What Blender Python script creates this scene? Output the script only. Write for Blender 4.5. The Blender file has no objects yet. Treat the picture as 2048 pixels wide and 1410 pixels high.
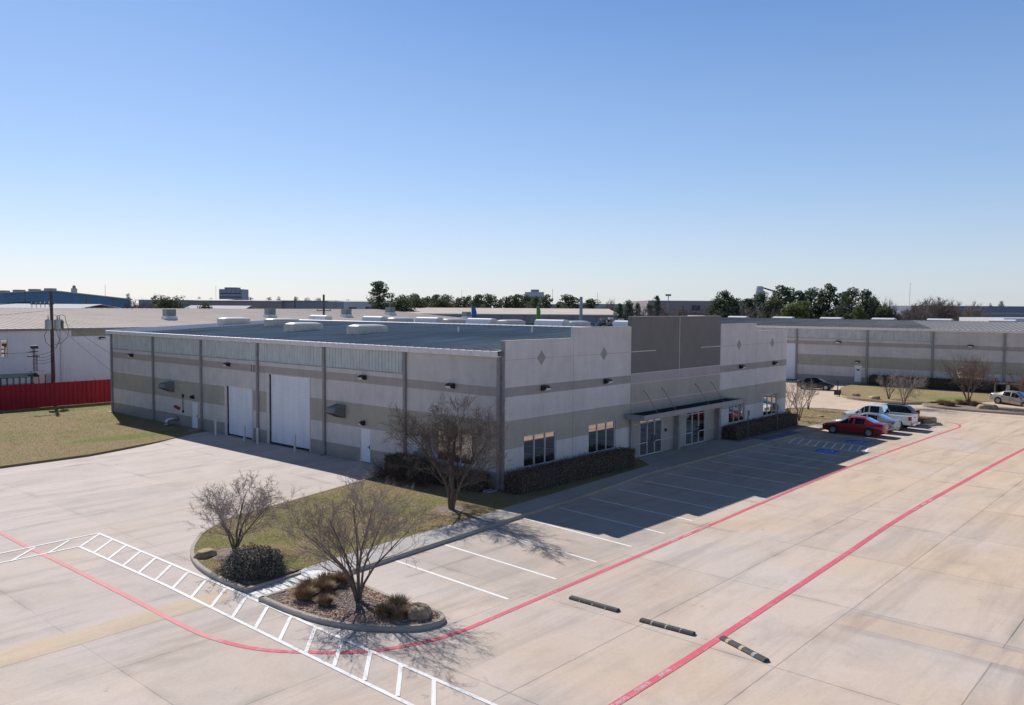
import bpy, bmesh, math, random
from mathutils import Vector, Matrix, noise
R=math.radians
scene=bpy.context.scene
col=scene.collection
ORG={}
# ------------------------------------------------------------------ helpers
def tag(o,label=None,cat=None,group=None,kind=None):
    if label: o['label']=label
    if cat: o['category']=cat
    if group: o['group']=group
    if kind: o['kind']=kind
    return o
def thing(name,label,cat,loc=(0,0,0),rz=0,group=None):
    o=bpy.data.objects.new(name,None); col.objects.link(o)
    o.empty_display_size=.3
    o.location=loc; o.rotation_euler=(0,0,rz); ORG[o]=Vector(loc)
    return tag(o,label,cat,group)
def copy_tree(o,parent=None,loc=None,rz=None,scale=None,label=None):
    c=o.copy(); col.objects.link(c); c.parent=parent
    if loc is not None: c.location=loc
    if rz is not None: c.rotation_euler=(0,0,rz)
    if scale is not None: c.scale=scale
    if label: c['label']=label
    for ch in list(o.children): copy_tree(ch,c)
    return c
class MB:
    def __init__(s): s.v=[]; s.f=[]
    def add(s,vs,fs):
        n=len(s.v); s.v.extend(vs); s.f.extend([tuple(i+n for i in f) for f in fs]); return s
    def box(s,x0,x1,y0,y1,z0,z1):
        return s.add([(x0,y0,z0),(x1,y0,z0),(x1,y1,z0),(x0,y1,z0),(x0,y0,z1),(x1,y0,z1),(x1,y1,z1),(x0,y1,z1)],
          [(3,2,1,0),(4,5,6,7),(0,1,5,4),(1,2,6,5),(2,3,7,6),(3,0,4,7)])
    def obox(s,c,sz,rz=0):
        a,b,h=sz; ca,sa=math.cos(rz),math.sin(rz); vs=[]
        for z in (0,h):
            for x,y in ((-a/2,-b/2),(a/2,-b/2),(a/2,b/2),(-a/2,b/2)):
                vs.append((c[0]+x*ca-y*sa,c[1]+x*sa+y*ca,c[2]+z))
        return s.add(vs,[(3,2,1,0),(4,5,6,7),(0,1,5,4),(1,2,6,5),(2,3,7,6),(3,0,4,7)])
    def path(s,pts,rad,n=6,cap=True):
        pts=[Vector(p) for p in pts]
        if not isinstance(rad,(list,tuple)): rad=[rad]*len(pts)
        rings=[]; ref=None
        for i,pt in enumerate(pts):
            d=(pts[min(i+1,len(pts)-1)]-pts[max(i-1,0)])
            if d.length<1e-9: d=Vector((0,0,1))
            d.normalize()
            if ref is None or abs(d.dot(ref))>.97:
                ref=Vector((1,0,0)) if abs(d.x)<.8 else Vector((0,1,0))
            u=(ref-d*ref.dot(d)).normalized(); w=d.cross(u); ref=u
            rings.append([tuple(pt+(u*math.cos(2*math.pi*k/n)+w*math.sin(2*math.pi*k/n))*rad[i]) for k in range(n)])
        vs=[q for r in rings for q in r]; fs=[]
        for i in range(len(rings)-1):
            for k in range(n):
                a=i*n+k; b=i*n+(k+1)%n; fs.append((a,b,b+n,a+n))
        if cap:
            fs.append(tuple(reversed(range(n)))); fs.append(tuple((len(rings)-1)*n+k for k in range(n)))
        return s.add(vs,fs)
    def cyl(s,p0,p1,r,n=16): return s.path([p0,p1],r,n)
    def prism(s,poly,z0,z1):
        n=len(poly); vs=[(x,y,z0) for x,y in poly]+[(x,y,z1) for x,y in poly]
        fs=[tuple(reversed(range(n))),tuple(range(n,2*n))]+[(i,(i+1)%n,(i+1)%n+n,i+n) for i in range(n)]
        return s.add(vs,fs)
    def extr(s,prof,axis,a,b):
        # prof: list of (u,z); axis 'x' -> extruded along x with u=y ; axis 'y' -> along y with u=x
        n=len(prof)
        f=(lambda t,u,z:(t,u,z)) if axis=='x' else (lambda t,u,z:(u,t,z))
        vs=[f(a,u,z) for u,z in prof]+[f(b,u,z) for u,z in prof]
        fs=[tuple(range(n)),tuple(reversed(range(n,2*n)))]+[(i,i+n,(i+1)%n+n,(i+1)%n) for i in range(n)]
        return s.add(vs,fs)
    def sheet(s,poly,z):
        return s.add([(x,y,z) for x,y in poly],[tuple(range(len(poly)))])
    def build(s,name,mat,parent=None,local=False,smooth=False,loc=None,fix=True,bevel=0,mats=None,midx=None):
        me=bpy.data.meshes.new(name)
        o_=Vector((0,0,0))
        if parent is not None and not local: o_=ORG[parent]
        if loc is not None: o_=Vector(loc)
        me.from_pydata([(a-o_.x,b-o_.y,c-o_.z) for a,b,c in s.v],[],s.f)
        if fix:
            bm=bmesh.new(); bm.from_mesh(me)
            bmesh.ops.recalc_face_normals(bm,faces=bm.faces)
            big=[f for f in bm.faces if len(f.verts)>4]
            if big: bmesh.ops.triangulate(bm,faces=big)
            bm.to_mesh(me); bm.free()
        if mats:
            for m in mats: me.materials.append(m)
        else: me.materials.append(mat)
        if smooth: me.polygons.foreach_set('use_smooth',[True]*len(me.polygons))
        o=bpy.data.objects.new(name,me); col.objects.link(o)
        if parent is not None: o.parent=parent; ORG[o]=Vector((0,0,0)) if local else ORG[parent]
        else: ORG[o]=o_
        if loc is not None: o.location=loc
        if bevel:
            b=o.modifiers.new('b','BEVEL'); b.width=bevel; b.segments=2; b.limit_method='ANGLE'
        return o
# ------------------------------------------------------------------ materials
def newmat(name):
    m=bpy.data.materials.new(name); m.use_nodes=True; nt=m.node_tree
    return m,nt,nt.nodes['Principled BSDF']
def N(nt,t,**k):
    n=nt.nodes.new(t)
    for a,b in k.items():
        if a.startswith('i_'): n.inputs[int(a[2:])].default_value=b
        else: setattr(n,a,b)
    return n
def mth(nt,op,a,b=None,c=None):
    n=N(nt,'ShaderNodeMath',operation=op)
    for i,x in enumerate((a,b,c)):
        if x is None: continue
        if isinstance(x,(int,float)): n.inputs[i].default_value=x
        else: nt.links.new(x,n.inputs[i])
    return n.outputs[0]
def mixc(nt,fac,a,b,mode='MIX'):
    n=N(nt,'ShaderNodeMix',data_type='RGBA',blend_type=mode)
    for s,x in ((0,fac),(6,a),(7,b)):
        if isinstance(x,(int,float)): n.inputs[s].default_value=x
        elif isinstance(x,tuple): n.inputs[s].default_value=x if len(x)==4 else x+(1,)
        else: nt.links.new(x,n.inputs[s])
    return n.outputs[2]
def pos(nt): return N(nt,'ShaderNodeNewGeometry').outputs['Position']
def mapped(nt,vec,sc=(1,1,1),rot=(0,0,0),loc=(0,0,0)):
    n=N(nt,'ShaderNodeMapping'); n.inputs['Scale'].default_value=sc; n.inputs['Rotation'].default_value=rot; n.inputs['Location'].default_value=loc
    nt.links.new(vec,n.inputs[0]); return n.outputs[0]
def noi(nt,vec,scale,detail=4,rough=.55,dist=0):
    n=N(nt,'ShaderNodeTexNoise'); n.inputs['Scale'].default_value=scale; n.inputs['Detail'].default_value=detail
    n.inputs['Roughness'].default_value=rough; n.inputs['Distortion'].default_value=dist
    nt.links.new(vec,n.inputs['Vector']); return n.outputs['Fac']
def ramp(nt,fac,stops,interp='LINEAR'):
    n=N(nt,'ShaderNodeValToRGB'); cr=n.color_ramp; cr.interpolation=interp
    while len(cr.elements)<len(stops): cr.elements.new(1)
    for e,(p_,c) in zip(cr.elements,stops):
        e.position=p_; e.color=(c,c,c,1) if isinstance(c,(int,float)) else tuple(c)+(1,)
    nt.links.new(fac,n.inputs[0]); return n.outputs[0]
def bump(nt,b,h,strength=.3,dist=.02):
    n=N(nt,'ShaderNodeBump'); n.inputs['Strength'].default_value=strength; n.inputs['Distance'].default_value=dist
    nt.links.new(h,n.inputs['Height']); nt.links.new(n.outputs[0],b.inputs['Normal'])
def sep(nt,v):
    n=N(nt,'ShaderNodeSeparateXYZ'); nt.links.new(v,n.inputs[0]); return n.outputs
def pmat(name,c,rough=.7,metal=0,var=.12,scale=3,spec=.5,bmp=0,obj=False,streak=0,dirt=None,coat=0):
    """plain material whose colour wanders a little, with optional rain streaks"""
    m,nt,b=newmat(name)
    v=N(nt,'ShaderNodeTexCoord').outputs['Object'] if obj else pos(nt)
    f=noi(nt,v,scale,5)
    a=tuple(x*(1-var) for x in c); d=tuple(min(1,x*(1+var)) for x in c)
    cc=ramp(nt,f,[(.3,a),(.7,d)])
    if streak:
        g=noi(nt,mapped(nt,v,(5,5,.25)),1.5,5)
        cc=mixc(nt,mth(nt,'MULTIPLY',ramp(nt,g,[(.45,0),(.75,1)]),streak),cc,tuple(x*.55 for x in c))
    nt.links.new(cc,b.inputs['Base Color'])
    b.inputs['Roughness'].default_value=rough; b.inputs['Metallic'].default_value=metal
    b.inputs['Specular IOR Level'].default_value=spec; b.inputs['Coat Weight'].default_value=coat
    if bmp: bump(nt,b,noi(nt,v,scale*8,4),.5,bmp)
    return m
def bandmat(name,stops,scale10=10.0,var=.06):
    """painted tilt-wall concrete: colour bands by height above the ground, weather streaks"""
    m,nt,b=newmat(name); P=pos(nt); z=sep(nt,P)[2]
    zz=mth(nt,'DIVIDE',z,scale10)
    cc=ramp(nt,zz,[(a/scale10,c) for a,c in stops],'CONSTANT')
    f=noi(nt,P,1.1,6,.6); cc=mixc(nt,1.0,cc,ramp(nt,f,[(.25,1-var*2),(.75,1+var)]),'MULTIPLY')
    g=noi(nt,mapped(nt,P,(3,3,.18)),1.2,6)
    cc=mixc(nt,mth(nt,'MULTIPLY',ramp(nt,g,[(.5,0),(.8,1)]),.17),cc,(.2,.19,.18))
    q=noi(nt,mapped(nt,P,(1,1,.6)),.45,5,.65,.4); cc=mixc(nt,1.0,cc,ramp(nt,q,[(.3,.90),(.55,1.0),(.75,1.05)]),'MULTIPLY')
    lo=ramp(nt,mth(nt,'ADD',z,mth(nt,'MULTIPLY',noi(nt,P,2.5),.5)),[(.15,1),(.75,0)])
    cc=mixc(nt,mth(nt,'MULTIPLY',lo,.25),cc,(.16,.14,.12))
    nt.links.new(cc,b.inputs['Base Color']); b.inputs['Roughness'].default_value=.85
    bump(nt,b,noi(nt,P,14,4),.25,.01)
    return m
GREY=(.71,.675,.65); TAN=(.475,.445,.37); TAUP=(.485,.425,.395); BASEC=(.40,.365,.33)
M={}
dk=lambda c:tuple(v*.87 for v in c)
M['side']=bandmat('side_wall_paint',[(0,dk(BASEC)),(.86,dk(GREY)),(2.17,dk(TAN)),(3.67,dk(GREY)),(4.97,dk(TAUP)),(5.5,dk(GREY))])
M['front']=bandmat('front_wall_paint',[(0,BASEC),(.86,GREY),(2.17,TAN),(3.68,GREY),(4.97,(.40,.375,.345)),(5.5,GREY)])
M['entry']=bandmat('entry_wall_paint',[(0,(.43,.39,.35)),(.86,(.47,.425,.375)),(3.69,(.46,.435,.37)),(4.94,(.48,.435,.425)),(5.57,(.21,.20,.185))],var=.04)
M['trimline']=pmat('reveal_line_paint',(.60,.575,.56),.8)
M['diamond']=pmat('diamond_paint',(.36,.335,.32),.8)
M['cap']=pmat('parapet_cap_metal',(.42,.41,.41),.55,.2)
M['spout']=pmat('downspout_metal',(.27,.255,.26),.55,.1,var=.15)
M['gutter']=pmat('gutter_metal',(.74,.72,.73),.45,.2)
M['clerestory']=pmat('clerestory_panel',(.55,.585,.58),.6,0,var=.1,scale=1.5,streak=.5)
M['white']=pmat('white_paint',(.72,.72,.73),.6,var=.05)
M['doorw']=pmat('door_paint',(.76,.79,.84),.6,var=.04,streak=.12)
m,nt,b=newmat('rollup_door_paint'); P=pos(nt); z=sep(nt,P)[2]
q=mth(nt,'FRACT',mth(nt,'DIVIDE',z,.17)); cc=ramp(nt,q,[(.0,(.70,.725,.77)),(.2,(.80,.83,.875)),(.8,(.78,.81,.855)),(1,(.71,.735,.78))])  # rib shading painted into the colour as darker stripes by height
cc=mixc(nt,1.0,cc,ramp(nt,noi(nt,mapped(nt,P,(2,2,.3)),1.0,5),[(.3,.88),(.6,1.0)]),'MULTIPLY'); nt.links.new(cc,b.inputs['Base Color']); b.inputs['Roughness'].default_value=.6; M['rollup']=m
M['frame']=pmat('window_frame_metal',(.62,.62,.63),.45,.1,var=.05)
M['dark']=pmat('dark_bronze',(.03,.032,.035),.45,.3)
M['rubber']=pmat('weathered_rubber',(.06,.06,.063),.75,var=.4,scale=7,obj=True)
M['scuff']=pmat('scuffed_band',(.42,.40,.38),.8,var=.3,scale=20,obj=True)
M['black']=pmat('black_rubber',(.022,.022,.024),.8,var=.3)
M['lens']=pmat('lamp_lens',(.75,.73,.68),.3)
M['fascia']=pmat('canopy_fascia',(.33,.32,.335),.5,.1)
M['deck']=pmat('canopy_deck',(.05,.065,.08),.5,.3)
M['steel']=pmat('steel',(.35,.38,.40),.35,.8)
M['hood']=pmat('vent_hood_metal',(.20,.215,.21),.6,.2,var=.2)
M['red']=pmat('red_fitting',(.28,.03,.035),.6)
M['silverpipe']=pmat('silver_pipe',(.55,.55,.55),.35,.7)
M['bollard']=pmat('bollard_paint',(.62,.60,.57),.6,streak=.25,obj=True)
M['skyw']=pmat('skylight_curb',(.62,.55,.48),.6,var=.12,streak=.3)
M['dome']=pmat('skylight_dome',(.42,.455,.50),.5,var=.04)
# glass: dark mirror
def glassmat(name,refl,tint,dark):
    m,nt,b=newmat(name); nt.nodes.remove(b)
    out=nt.nodes['Material Output']
    g=N(nt,'ShaderNodeBsdfGlossy'); g.inputs['Color'].default_value=tint+(1,); g.inputs['Roughness'].default_value=.015
    d=N(nt,'ShaderNodeBsdfDiffuse'); 
    f=noi(nt,mapped(nt,pos(nt),(1,1,1)),.8); nt.links.new(ramp(nt,f,[(.3,tuple(x*.6 for x in dark)),(.7,dark)]),d.inputs['Color'])
    fr=N(nt,'ShaderNodeFresnel'); fr.inputs['IOR'].default_value=1.32 if 'car' in name else 1.5
    k=mth(nt,'MAXIMUM',mth(nt,'ADD',fr.outputs[0],refl),0)
    mx=N(nt,'ShaderNodeMixShader'); nt.links.new(k,mx.inputs[0]); nt.links.new(d.outputs[0],mx.inputs[1]); nt.links.new(g.outputs[0],mx.inputs[2])
    nt.links.new(mx.outputs[0],out.inputs[0]); return m
M['glass']=glassmat('window_glass',.5,(.85,.82,.78),(.012,.014,.016))
M['carglass']=glassmat('car_glass',.02,(.8,.9,.95),(.012,.015,.018))
# concrete paving
def concrete(name,base,joints=True,warm=True,stain=.5):
    m,nt,b=newmat(name); P=pos(nt); x,y,z=sep(nt,P)
    c1=noi(nt,P,.09,5,.6); c2=noi(nt,mapped(nt,P,(.5,1.2,1),(0,0,.3)),.55,6,.6,.6); c3=noi(nt,P,9,5,.7)
    bs=base; wm=(base[0]*1.03,base[1]*.92,base[2]*.78); cl=(base[0]*.96,base[1]*.965,base[2]*1.0)
    warmf=ramp(nt,mth(nt,'ADD',c1,mth(nt,'MULTIPLY',mth(nt,'SUBTRACT',x,mth(nt,'MULTIPLY',y,1.6)),.0035)),[(.42,0),(.72,1)])
    cc=mixc(nt,warmf,cl,wm)
    cc=mixc(nt,1.0,cc,ramp(nt,c2,[(.25,.86),(.5,1.0),(.8,1.05)]),'MULTIPLY')
    cc=mixc(nt,1.0,cc,ramp(nt,c3,[(.2,.93),(.8,1.06)]),'MULTIPLY')
    c4=noi(nt,P,45,3,.7); cc=mixc(nt,1.0,cc,ramp(nt,c4,[(.25,.9),(.75,1.07)]),'MULTIPLY')
    # smeared dark stains running across the lane
    s1=noi(nt,mapped(nt,P,(.10,.9,1),(0,0,.55)),.8,7,.62,1.2)
    cc=mixc(nt,mth(nt,'MULTIPLY',ramp(nt,s1,[(.50,0),(.72,1)]),stain*.62),cc,(.19,.18,.185))
    s2=noi(nt,mapped(nt,P,(1,1,1),(0,0,0),(7,3,0)),.33,5,.65,.8)
    cc=mixc(nt,mth(nt,'MULTIPLY',ramp(nt,s2,[(.52,0),(.74,1)]),stain*.45),cc,(.26,.225,.20))
    t1=noi(nt,mapped(nt,P,(.05,1.6,1),(0,0,.02),(0,4,0)),1.0,5,.6,.4); t2=noi(nt,mapped(nt,P,(1,1,1),(0,0,0),(70,20,0)),.14,3)
    cc=mixc(nt,mth(nt,'MULTIPLY',mth(nt,'MULTIPLY',ramp(nt,t1,[(.54,0),(.70,1)]),ramp(nt,t2,[(.42,0),(.6,1)])),.22*stain),cc,(.21,.20,.20))
    # rusty patches
    s4=noi(nt,mapped(nt,P,(1,1,1),(0,0,0),(31,13,0)),.16,5,.6,.5)
    cc=mixc(nt,mth(nt,'MULTIPLY',ramp(nt,s4,[(.56,0),(.76,1)]),.32),cc,(base[0]*1.02,base[1]*.85,base[2]*.66))
    # pale scrape marks along the lane
    s3=noi(nt,mapped(nt,P,(.35,9,1),(0,0,.12)),.7,3,.5,.3)
    msk=noi(nt,mapped(nt,P,(1,1,1),(0,0,0),(50,0,0)),.12,3)
    cc=mixc(nt,mth(nt,'MULTIPLY',mth(nt,'MULTIPLY',ramp(nt,s3,[(.66,0),(.72,1)]),ramp(nt,msk,[(.5,0),(.62,1)])),.28),cc,tuple(min(1,v*1.3) for v in base))
    # pale efflorescence blotches and oil drips
    s5=noi(nt,mapped(nt,P,(1,1,1),(0,0,0),(3,61,0)),.42,6,.68,.7)
    cc=mixc(nt,mth(nt,'MULTIPLY',ramp(nt,s5,[(.56,0),(.72,1)]),.35),cc,tuple(min(1,v*1.12) for v in (base[0],base[1],base[2]*1.06)))
    s6=noi(nt,mapped(nt,P,(1,1,1),(0,0,0),(9,9,0)),1.7,2,.5)
    cc=mixc(nt,mth(nt,'MULTIPLY',ramp(nt,s6,[(.74,0),(.82,1)]),.5),cc,(.14,.13,.125))
    if joints:
        wob=mth(nt,'MULTIPLY',mth(nt,'SUBTRACT',noi(nt,P,.7,2),.5),.03)
        def line(u,off,per,w):
            q=mth(nt,'DIVIDE',mth(nt,'ADD',mth(nt,'SUBTRACT',u,off),wob),per)
            d=mth(nt,'MULTIPLY',mth(nt,'ABSOLUTE',mth(nt,'SUBTRACT',mth(nt,'FRACT',mth(nt,'ADD',q,.5)),.5)),per)
            return d,mth(nt,'FLOOR',q)
        dx,ix=line(x,-11.0,6.1,0); dy,iy=line(y,-19.95,4.45,0)
        # tint per slab
        wn=N(nt,'ShaderNodeTexWhiteNoise',noise_dimensions='2D'); cv=N(nt,'ShaderNodeCombineXYZ'); nt.links.new(ix,cv.inputs[0]); nt.links.new(iy,cv.inputs[1]); nt.links.new(cv.outputs[0],wn.inputs[0])
        cc=mixc(nt,1.0,cc,ramp(nt,wn.outputs[0],[(0,.955),(1,1.03)]),'MULTIPLY')
        dm=mth(nt,'MINIMUM',dx,dy)
        soft=ramp(nt,dm,[(0,1),(.35,0)])
        cc=mixc(nt,mth(nt,'MULTIPLY',mth(nt,'MULTIPLY',soft,ramp(nt,noi(nt,P,.35,4),[(.5,0),(.72,1)])),.5),cc,(.2,.19,.18))
        jl=ramp(nt,mth(nt,'DIVIDE',dm,.04),[(.28,1),(.6,0)])
        jv=ramp(nt,noi(nt,P,.35,4),[(.36,.06),(.66,.8)])
        jv=mth(nt,'MULTIPLY',jv,ramp(nt,mth(nt,'DIVIDE',mth(nt,'ADD',mth(nt,'SUBTRACT',x,mth(nt,'MULTIPLY',y,1.0)),30),60),[(.1,.45),(.7,1)]))
        jv=mth(nt,'MAXIMUM',jv,mth(nt,'MULTIPLY',ramp(nt,mth(nt,'DIVIDE',mth(nt,'MULTIPLY',y,-1.0),30),[(.45,0),(.5,1)]),.5))
        cc=mixc(nt,mth(nt,'MULTIPLY',jl,jv),cc,(.10,.095,.09))
        vo=N(nt,'ShaderNodeTexVoronoi',feature='DISTANCE_TO_EDGE'); vo.inputs['Scale'].default_value=.16
        wv=N(nt,'ShaderNodeVectorMath',operation='ADD'); nz=N(nt,'ShaderNodeTexNoise'); nz.inputs['Scale'].default_value=.8; nz.inputs['Detail'].default_value=4; nt.links.new(P,nz.inputs['Vector'])
        nt.links.new(P,wv.inputs[0]); nt.links.new(nz.outputs['Color'],wv.inputs[1]); nt.links.new(wv.outputs[0],vo.inputs['Vector'])
        ck=mth(nt,'MULTIPLY',ramp(nt,vo.outputs['Distance'],[(.0012,1),(.003,0)]),ramp(nt,noi(nt,mapped(nt,P,(1,1,1),(0,0,0),(20,90,0)),.11,3),[(.52,0),(.6,.55)]))
        cc=mixc(nt,mth(nt,'MULTIPLY',ck,.12),cc,(.16,.15,.14))
        st_=mth(nt,'MULTIPLY',ramp(nt,mth(nt,'DIVIDE',mth(nt,'ADD',y,mth(nt,'MULTIPLY',noi(nt,P,.5,4),2.5)),-20),[(.12,0),(.17,1),(.40,1),(.50,0)]),ramp(nt,mth(nt,'DIVIDE',mth(nt,'ADD',x,14),60),[(0,0),(.06,1)]))  # stall band darkened in colour to deepen the building shadow, with oil stains
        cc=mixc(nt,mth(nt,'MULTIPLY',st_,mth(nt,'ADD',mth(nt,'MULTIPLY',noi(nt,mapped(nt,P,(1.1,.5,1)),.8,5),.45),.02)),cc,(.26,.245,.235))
        for x0 in (-6.75,-5.15):
            dd=mth(nt,'ABSOLUTE',mth(nt,'ADD',mth(nt,'SUBTRACT',x,x0),mth(nt,'MULTIPLY',mth(nt,'SUBTRACT',noi(nt,P,.6,4),.5),.5)))
            q=mth(nt,'MULTIPLY',mth(nt,'MULTIPLY',ramp(nt,dd,[(.02,1),(.32,0)]),ramp(nt,noi(nt,P,.5,4),[(.3,.25),(.65,1)])),ramp(nt,mth(nt,'DIVIDE',mth(nt,'MULTIPLY',y,-1.0),30),[(.655,0),(.68,1)]))
            cc=mixc(nt,mth(nt,'MULTIPLY',q,.42),cc,(.20,.18,.165))
    nt.links.new(cc,b.inputs['Base Color']); b.inputs['Roughness'].default_value=.9; b.inputs['Specular IOR Level'].default_value=.25
    bump(nt,b,mth(nt,'ADD',c3,c4),.12,.01)
    return m
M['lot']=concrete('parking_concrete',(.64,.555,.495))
M['walk']=concrete('sidewalk_concrete',(.50,.475,.455),False,stain=.35)
M['kerb']=concrete('kerb_concrete',(.46,.405,.35),False,stain=.6)
M['patch']=concrete('patch_concrete',(.66,.53,.39),False,stain=.4)
M['patch2']=concrete('worn_patch_concrete',(.645,.525,.425),False,stain=.7)
M['stop']=concrete('wheel_stop_concrete',(.42,.39,.36),False)
def paintmat(name,c,wear=.5,sc=6):
    m,nt,b=newmat(name); P=pos(nt)
    f=noi(nt,P,sc,6,.7); g=noi(nt,P,.45,4)
    f2=noi(nt,P,1.3,6,.75); k=mth(nt,'MULTIPLY',ramp(nt,mth(nt,'ADD',mth(nt,'MULTIPLY',f,.5),mth(nt,'MULTIPLY',f2,.5)),[(.53,0),(.64,1)]),wear)
    cc=mixc(nt,k,c,(.5,.45,.41)); cc=mixc(nt,1.0,cc,ramp(nt,g,[(.3,.88),(.7,1.05)]),'MULTIPLY')
    nt.links.new(cc,b.inputs['Base Color']); b.inputs['Roughness'].default_value=.75; b.inputs['Specular IOR Level'].default_value=.3
    return m
M['wline']=paintmat('white_line_paint',(.85,.85,.85),.8)
M['stall']=paintmat('stall_line_paint',(.88,.88,.88),.45)
M['rline']=paintmat('red_line_paint',(.72,.135,.19),.7)
M['rline2']=paintmat('worn_red_line_paint',(.72,.27,.29),.7)
M['bline']=paintmat('blue_paint',(.02,.22,.72),.3)
M['pad']=paintmat('ramp_pad_paint',(.10,.16,.24),.4)
# planting
def grassmat(name,green=.5):
    m,nt,b=newmat(name); P=pos(nt)
    a=noi(nt,P,.16,4,.6,.5); c=noi(nt,P,1.1,5,.65); d=noi(nt,P,16,5,.75); e=noi(nt,P,60,3,.7)
    br=(.39,.295,.185); ol=(.34,.27,.135); gr=(.245,.255,.085)
    cc=mixc(nt,ramp(nt,c,[(.35,0),(.65,1)]),br,ol)
    k=mth(nt,'MULTIPLY',ramp(nt,mth(nt,'ADD',a,mth(nt,'MULTIPLY',c,.25)),[(.62,0),(.8,1)]),green)
    cc=mixc(nt,k,cc,gr)
    x,y,z=sep(nt,P)
    for (x0,y0,rx,ry,am) in ((-5.5,32.6,5.5,1.3,.75),(-1.5,53.2,6,2.6,.7),(-6.6,.9,.8,.7,.7),(-15.9,-2.2,1.6,.9,.5),(-11.0,-2.2,4,.9,.35),(66.5,-5.8,4,1.6,.8)):
        u=mth(nt,'DIVIDE',mth(nt,'SUBTRACT',x,x0),rx); v=mth(nt,'DIVIDE',mth(nt,'SUBTRACT',y,y0),ry)
        q=mth(nt,'ADD',mth(nt,'ADD',mth(nt,'MULTIPLY',u,u),mth(nt,'MULTIPLY',v,v)),mth(nt,'MULTIPLY',mth(nt,'SUBTRACT',c,.5),1.6))
        cc=mixc(nt,mth(nt,'MULTIPLY',ramp(nt,q,[(.25,1),(1,0)]),am),cc,(.19,.27,.06))
    cc=mixc(nt,1.0,cc,ramp(nt,d,[(.2,.75),(.8,1.25)]),'MULTIPLY'); cc=mixc(nt,1.0,cc,ramp(nt,e,[(.25,.65),(.75,1.3)]),'MULTIPLY')
    nt.links.new(cc,b.inputs['Base Color']); b.inputs['Roughness'].default_value=.95; b.inputs['Specular IOR Level'].default_value=.1
    bump(nt,b,mth(nt,'ADD',d,e),.9,.05); return m
M['grass']=grassmat('dormant_lawn',.8)
def island_mat(name,cols,rough=.9,spec=.2,trans=False):
    m,nt,b=newmat(name); g=N(nt,'ShaderNodeNewGeometry')
    n=len(cols); cc=ramp(nt,g.outputs['Random Per Island'],[(i/max(1,n-1),c) for i,c in enumerate(cols)])
    nt.links.new(cc,b.inputs['Base Color']); b.inputs['Roughness'].default_value=rough; b.inputs['Specular IOR Level'].default_value=spec
    if trans:
        t=N(nt,'ShaderNodeBsdfTranslucent'); nt.links.new(cc,t.inputs['Color']); mx=N(nt,'ShaderNodeMixShader'); mx.inputs[0].default_value=trans
        out=nt.nodes['Material Output']; nt.links.new(b.outputs[0],mx.inputs[1]); nt.links.new(t.outputs[0],mx.inputs[2]); nt.links.new(mx.outputs[0],out.inputs[0])
    return m
M['blade']=island_mat('grass_blade',[(.46,.35,.22),(.40,.30,.17),(.32,.29,.12),(.50,.39,.26),(.36,.28,.15)],trans=.35)
M['stone']=island_mat('river_stone',[(.40,.22,.15),(.52,.38,.27),(.34,.19,.14),(.62,.50,.39),(.46,.31,.23),(.26,.15,.11)],.7)
M['mulch']=pmat('mulch_bed',(.26,.20,.175),.95,var=.45,scale=9,bmp=.04)
M['bark']=pmat('bark',(.15,.115,.09),.9,var=.3,scale=6,obj=True)
M['twig']=pmat('twig',(.24,.20,.18),.9,var=.25,scale=2,obj=True)
M['twigd']=pmat('dark_twig',(.12,.09,.078),.9,var=.3,scale=2,obj=True)
M['twigr']=pmat('russet_twig',(.17,.12,.105),.9,var=.25,scale=2,obj=True)
M['twigl']=pmat('pale_twig',(.27,.225,.21),.9,var=.25,scale=2,obj=True)
M['hedge']=island_mat('hedge_leaf',[(.14,.115,.07),(.21,.155,.11),(.27,.195,.145),(.13,.125,.065),(.31,.23,.18)],.7,trans=.25)
M['hedgeg']=island_mat('hedge_leaf_green',[(.08,.095,.045),(.11,.12,.055),(.13,.105,.07),(.06,.07,.038)],.6,trans=.25)
M['shrub']=island_mat('shrub_leaf',[(.08,.09,.06),(.19,.165,.15),(.065,.075,.05),(.25,.22,.205),(.12,.12,.085)],.6,trans=.2)
M['ograss']=island_mat('dry_ornamental_grass',[(.36,.245,.15),(.28,.185,.115),(.43,.32,.21),(.21,.14,.09)])
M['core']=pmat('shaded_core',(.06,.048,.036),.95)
M['rock']=pmat('boulder_stone',(.40,.30,.20),.9,var=.45,scale=2.5,bmp=.06,obj=True)
M['pine']=island_mat('pine_needles',[(.07,.10,.07),(.10,.135,.085),(.14,.165,.095),(.085,.115,.08)],.7,trans=.4)  # needle colours lightened, with a haze tint worked in
M['pineg']=island_mat('bright_pine_needles',[(.12,.15,.05),(.16,.19,.065),(.085,.115,.045)],.7,trans=.4)
M['oak']=island_mat('oak_leaf',[(.065,.085,.045),(.10,.115,.06),(.115,.125,.068),(.07,.09,.05)],.7,trans=.35)
M['faroak']=island_mat('hazed_far_leaf',[(.13,.165,.18),(.16,.19,.20),(.11,.145,.155)],.9)  # distance haze is mixed into these leaf colours
M['farbare']=island_mat('bare_scrub',[(.25,.20,.18),(.31,.26,.235),(.20,.165,.15),(.27,.21,.185)],.9)
M['ptrunk']=pmat('pine_bark',(.09,.07,.06),.9,var=.3,obj=True)
M['ground']=pmat('scrub_ground',(.19,.165,.12),.95,var=.35,scale=.05)
M['asphalt']=pmat('yard_asphalt',(.20,.19,.18),.95,var=.2,scale=.4)
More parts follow.
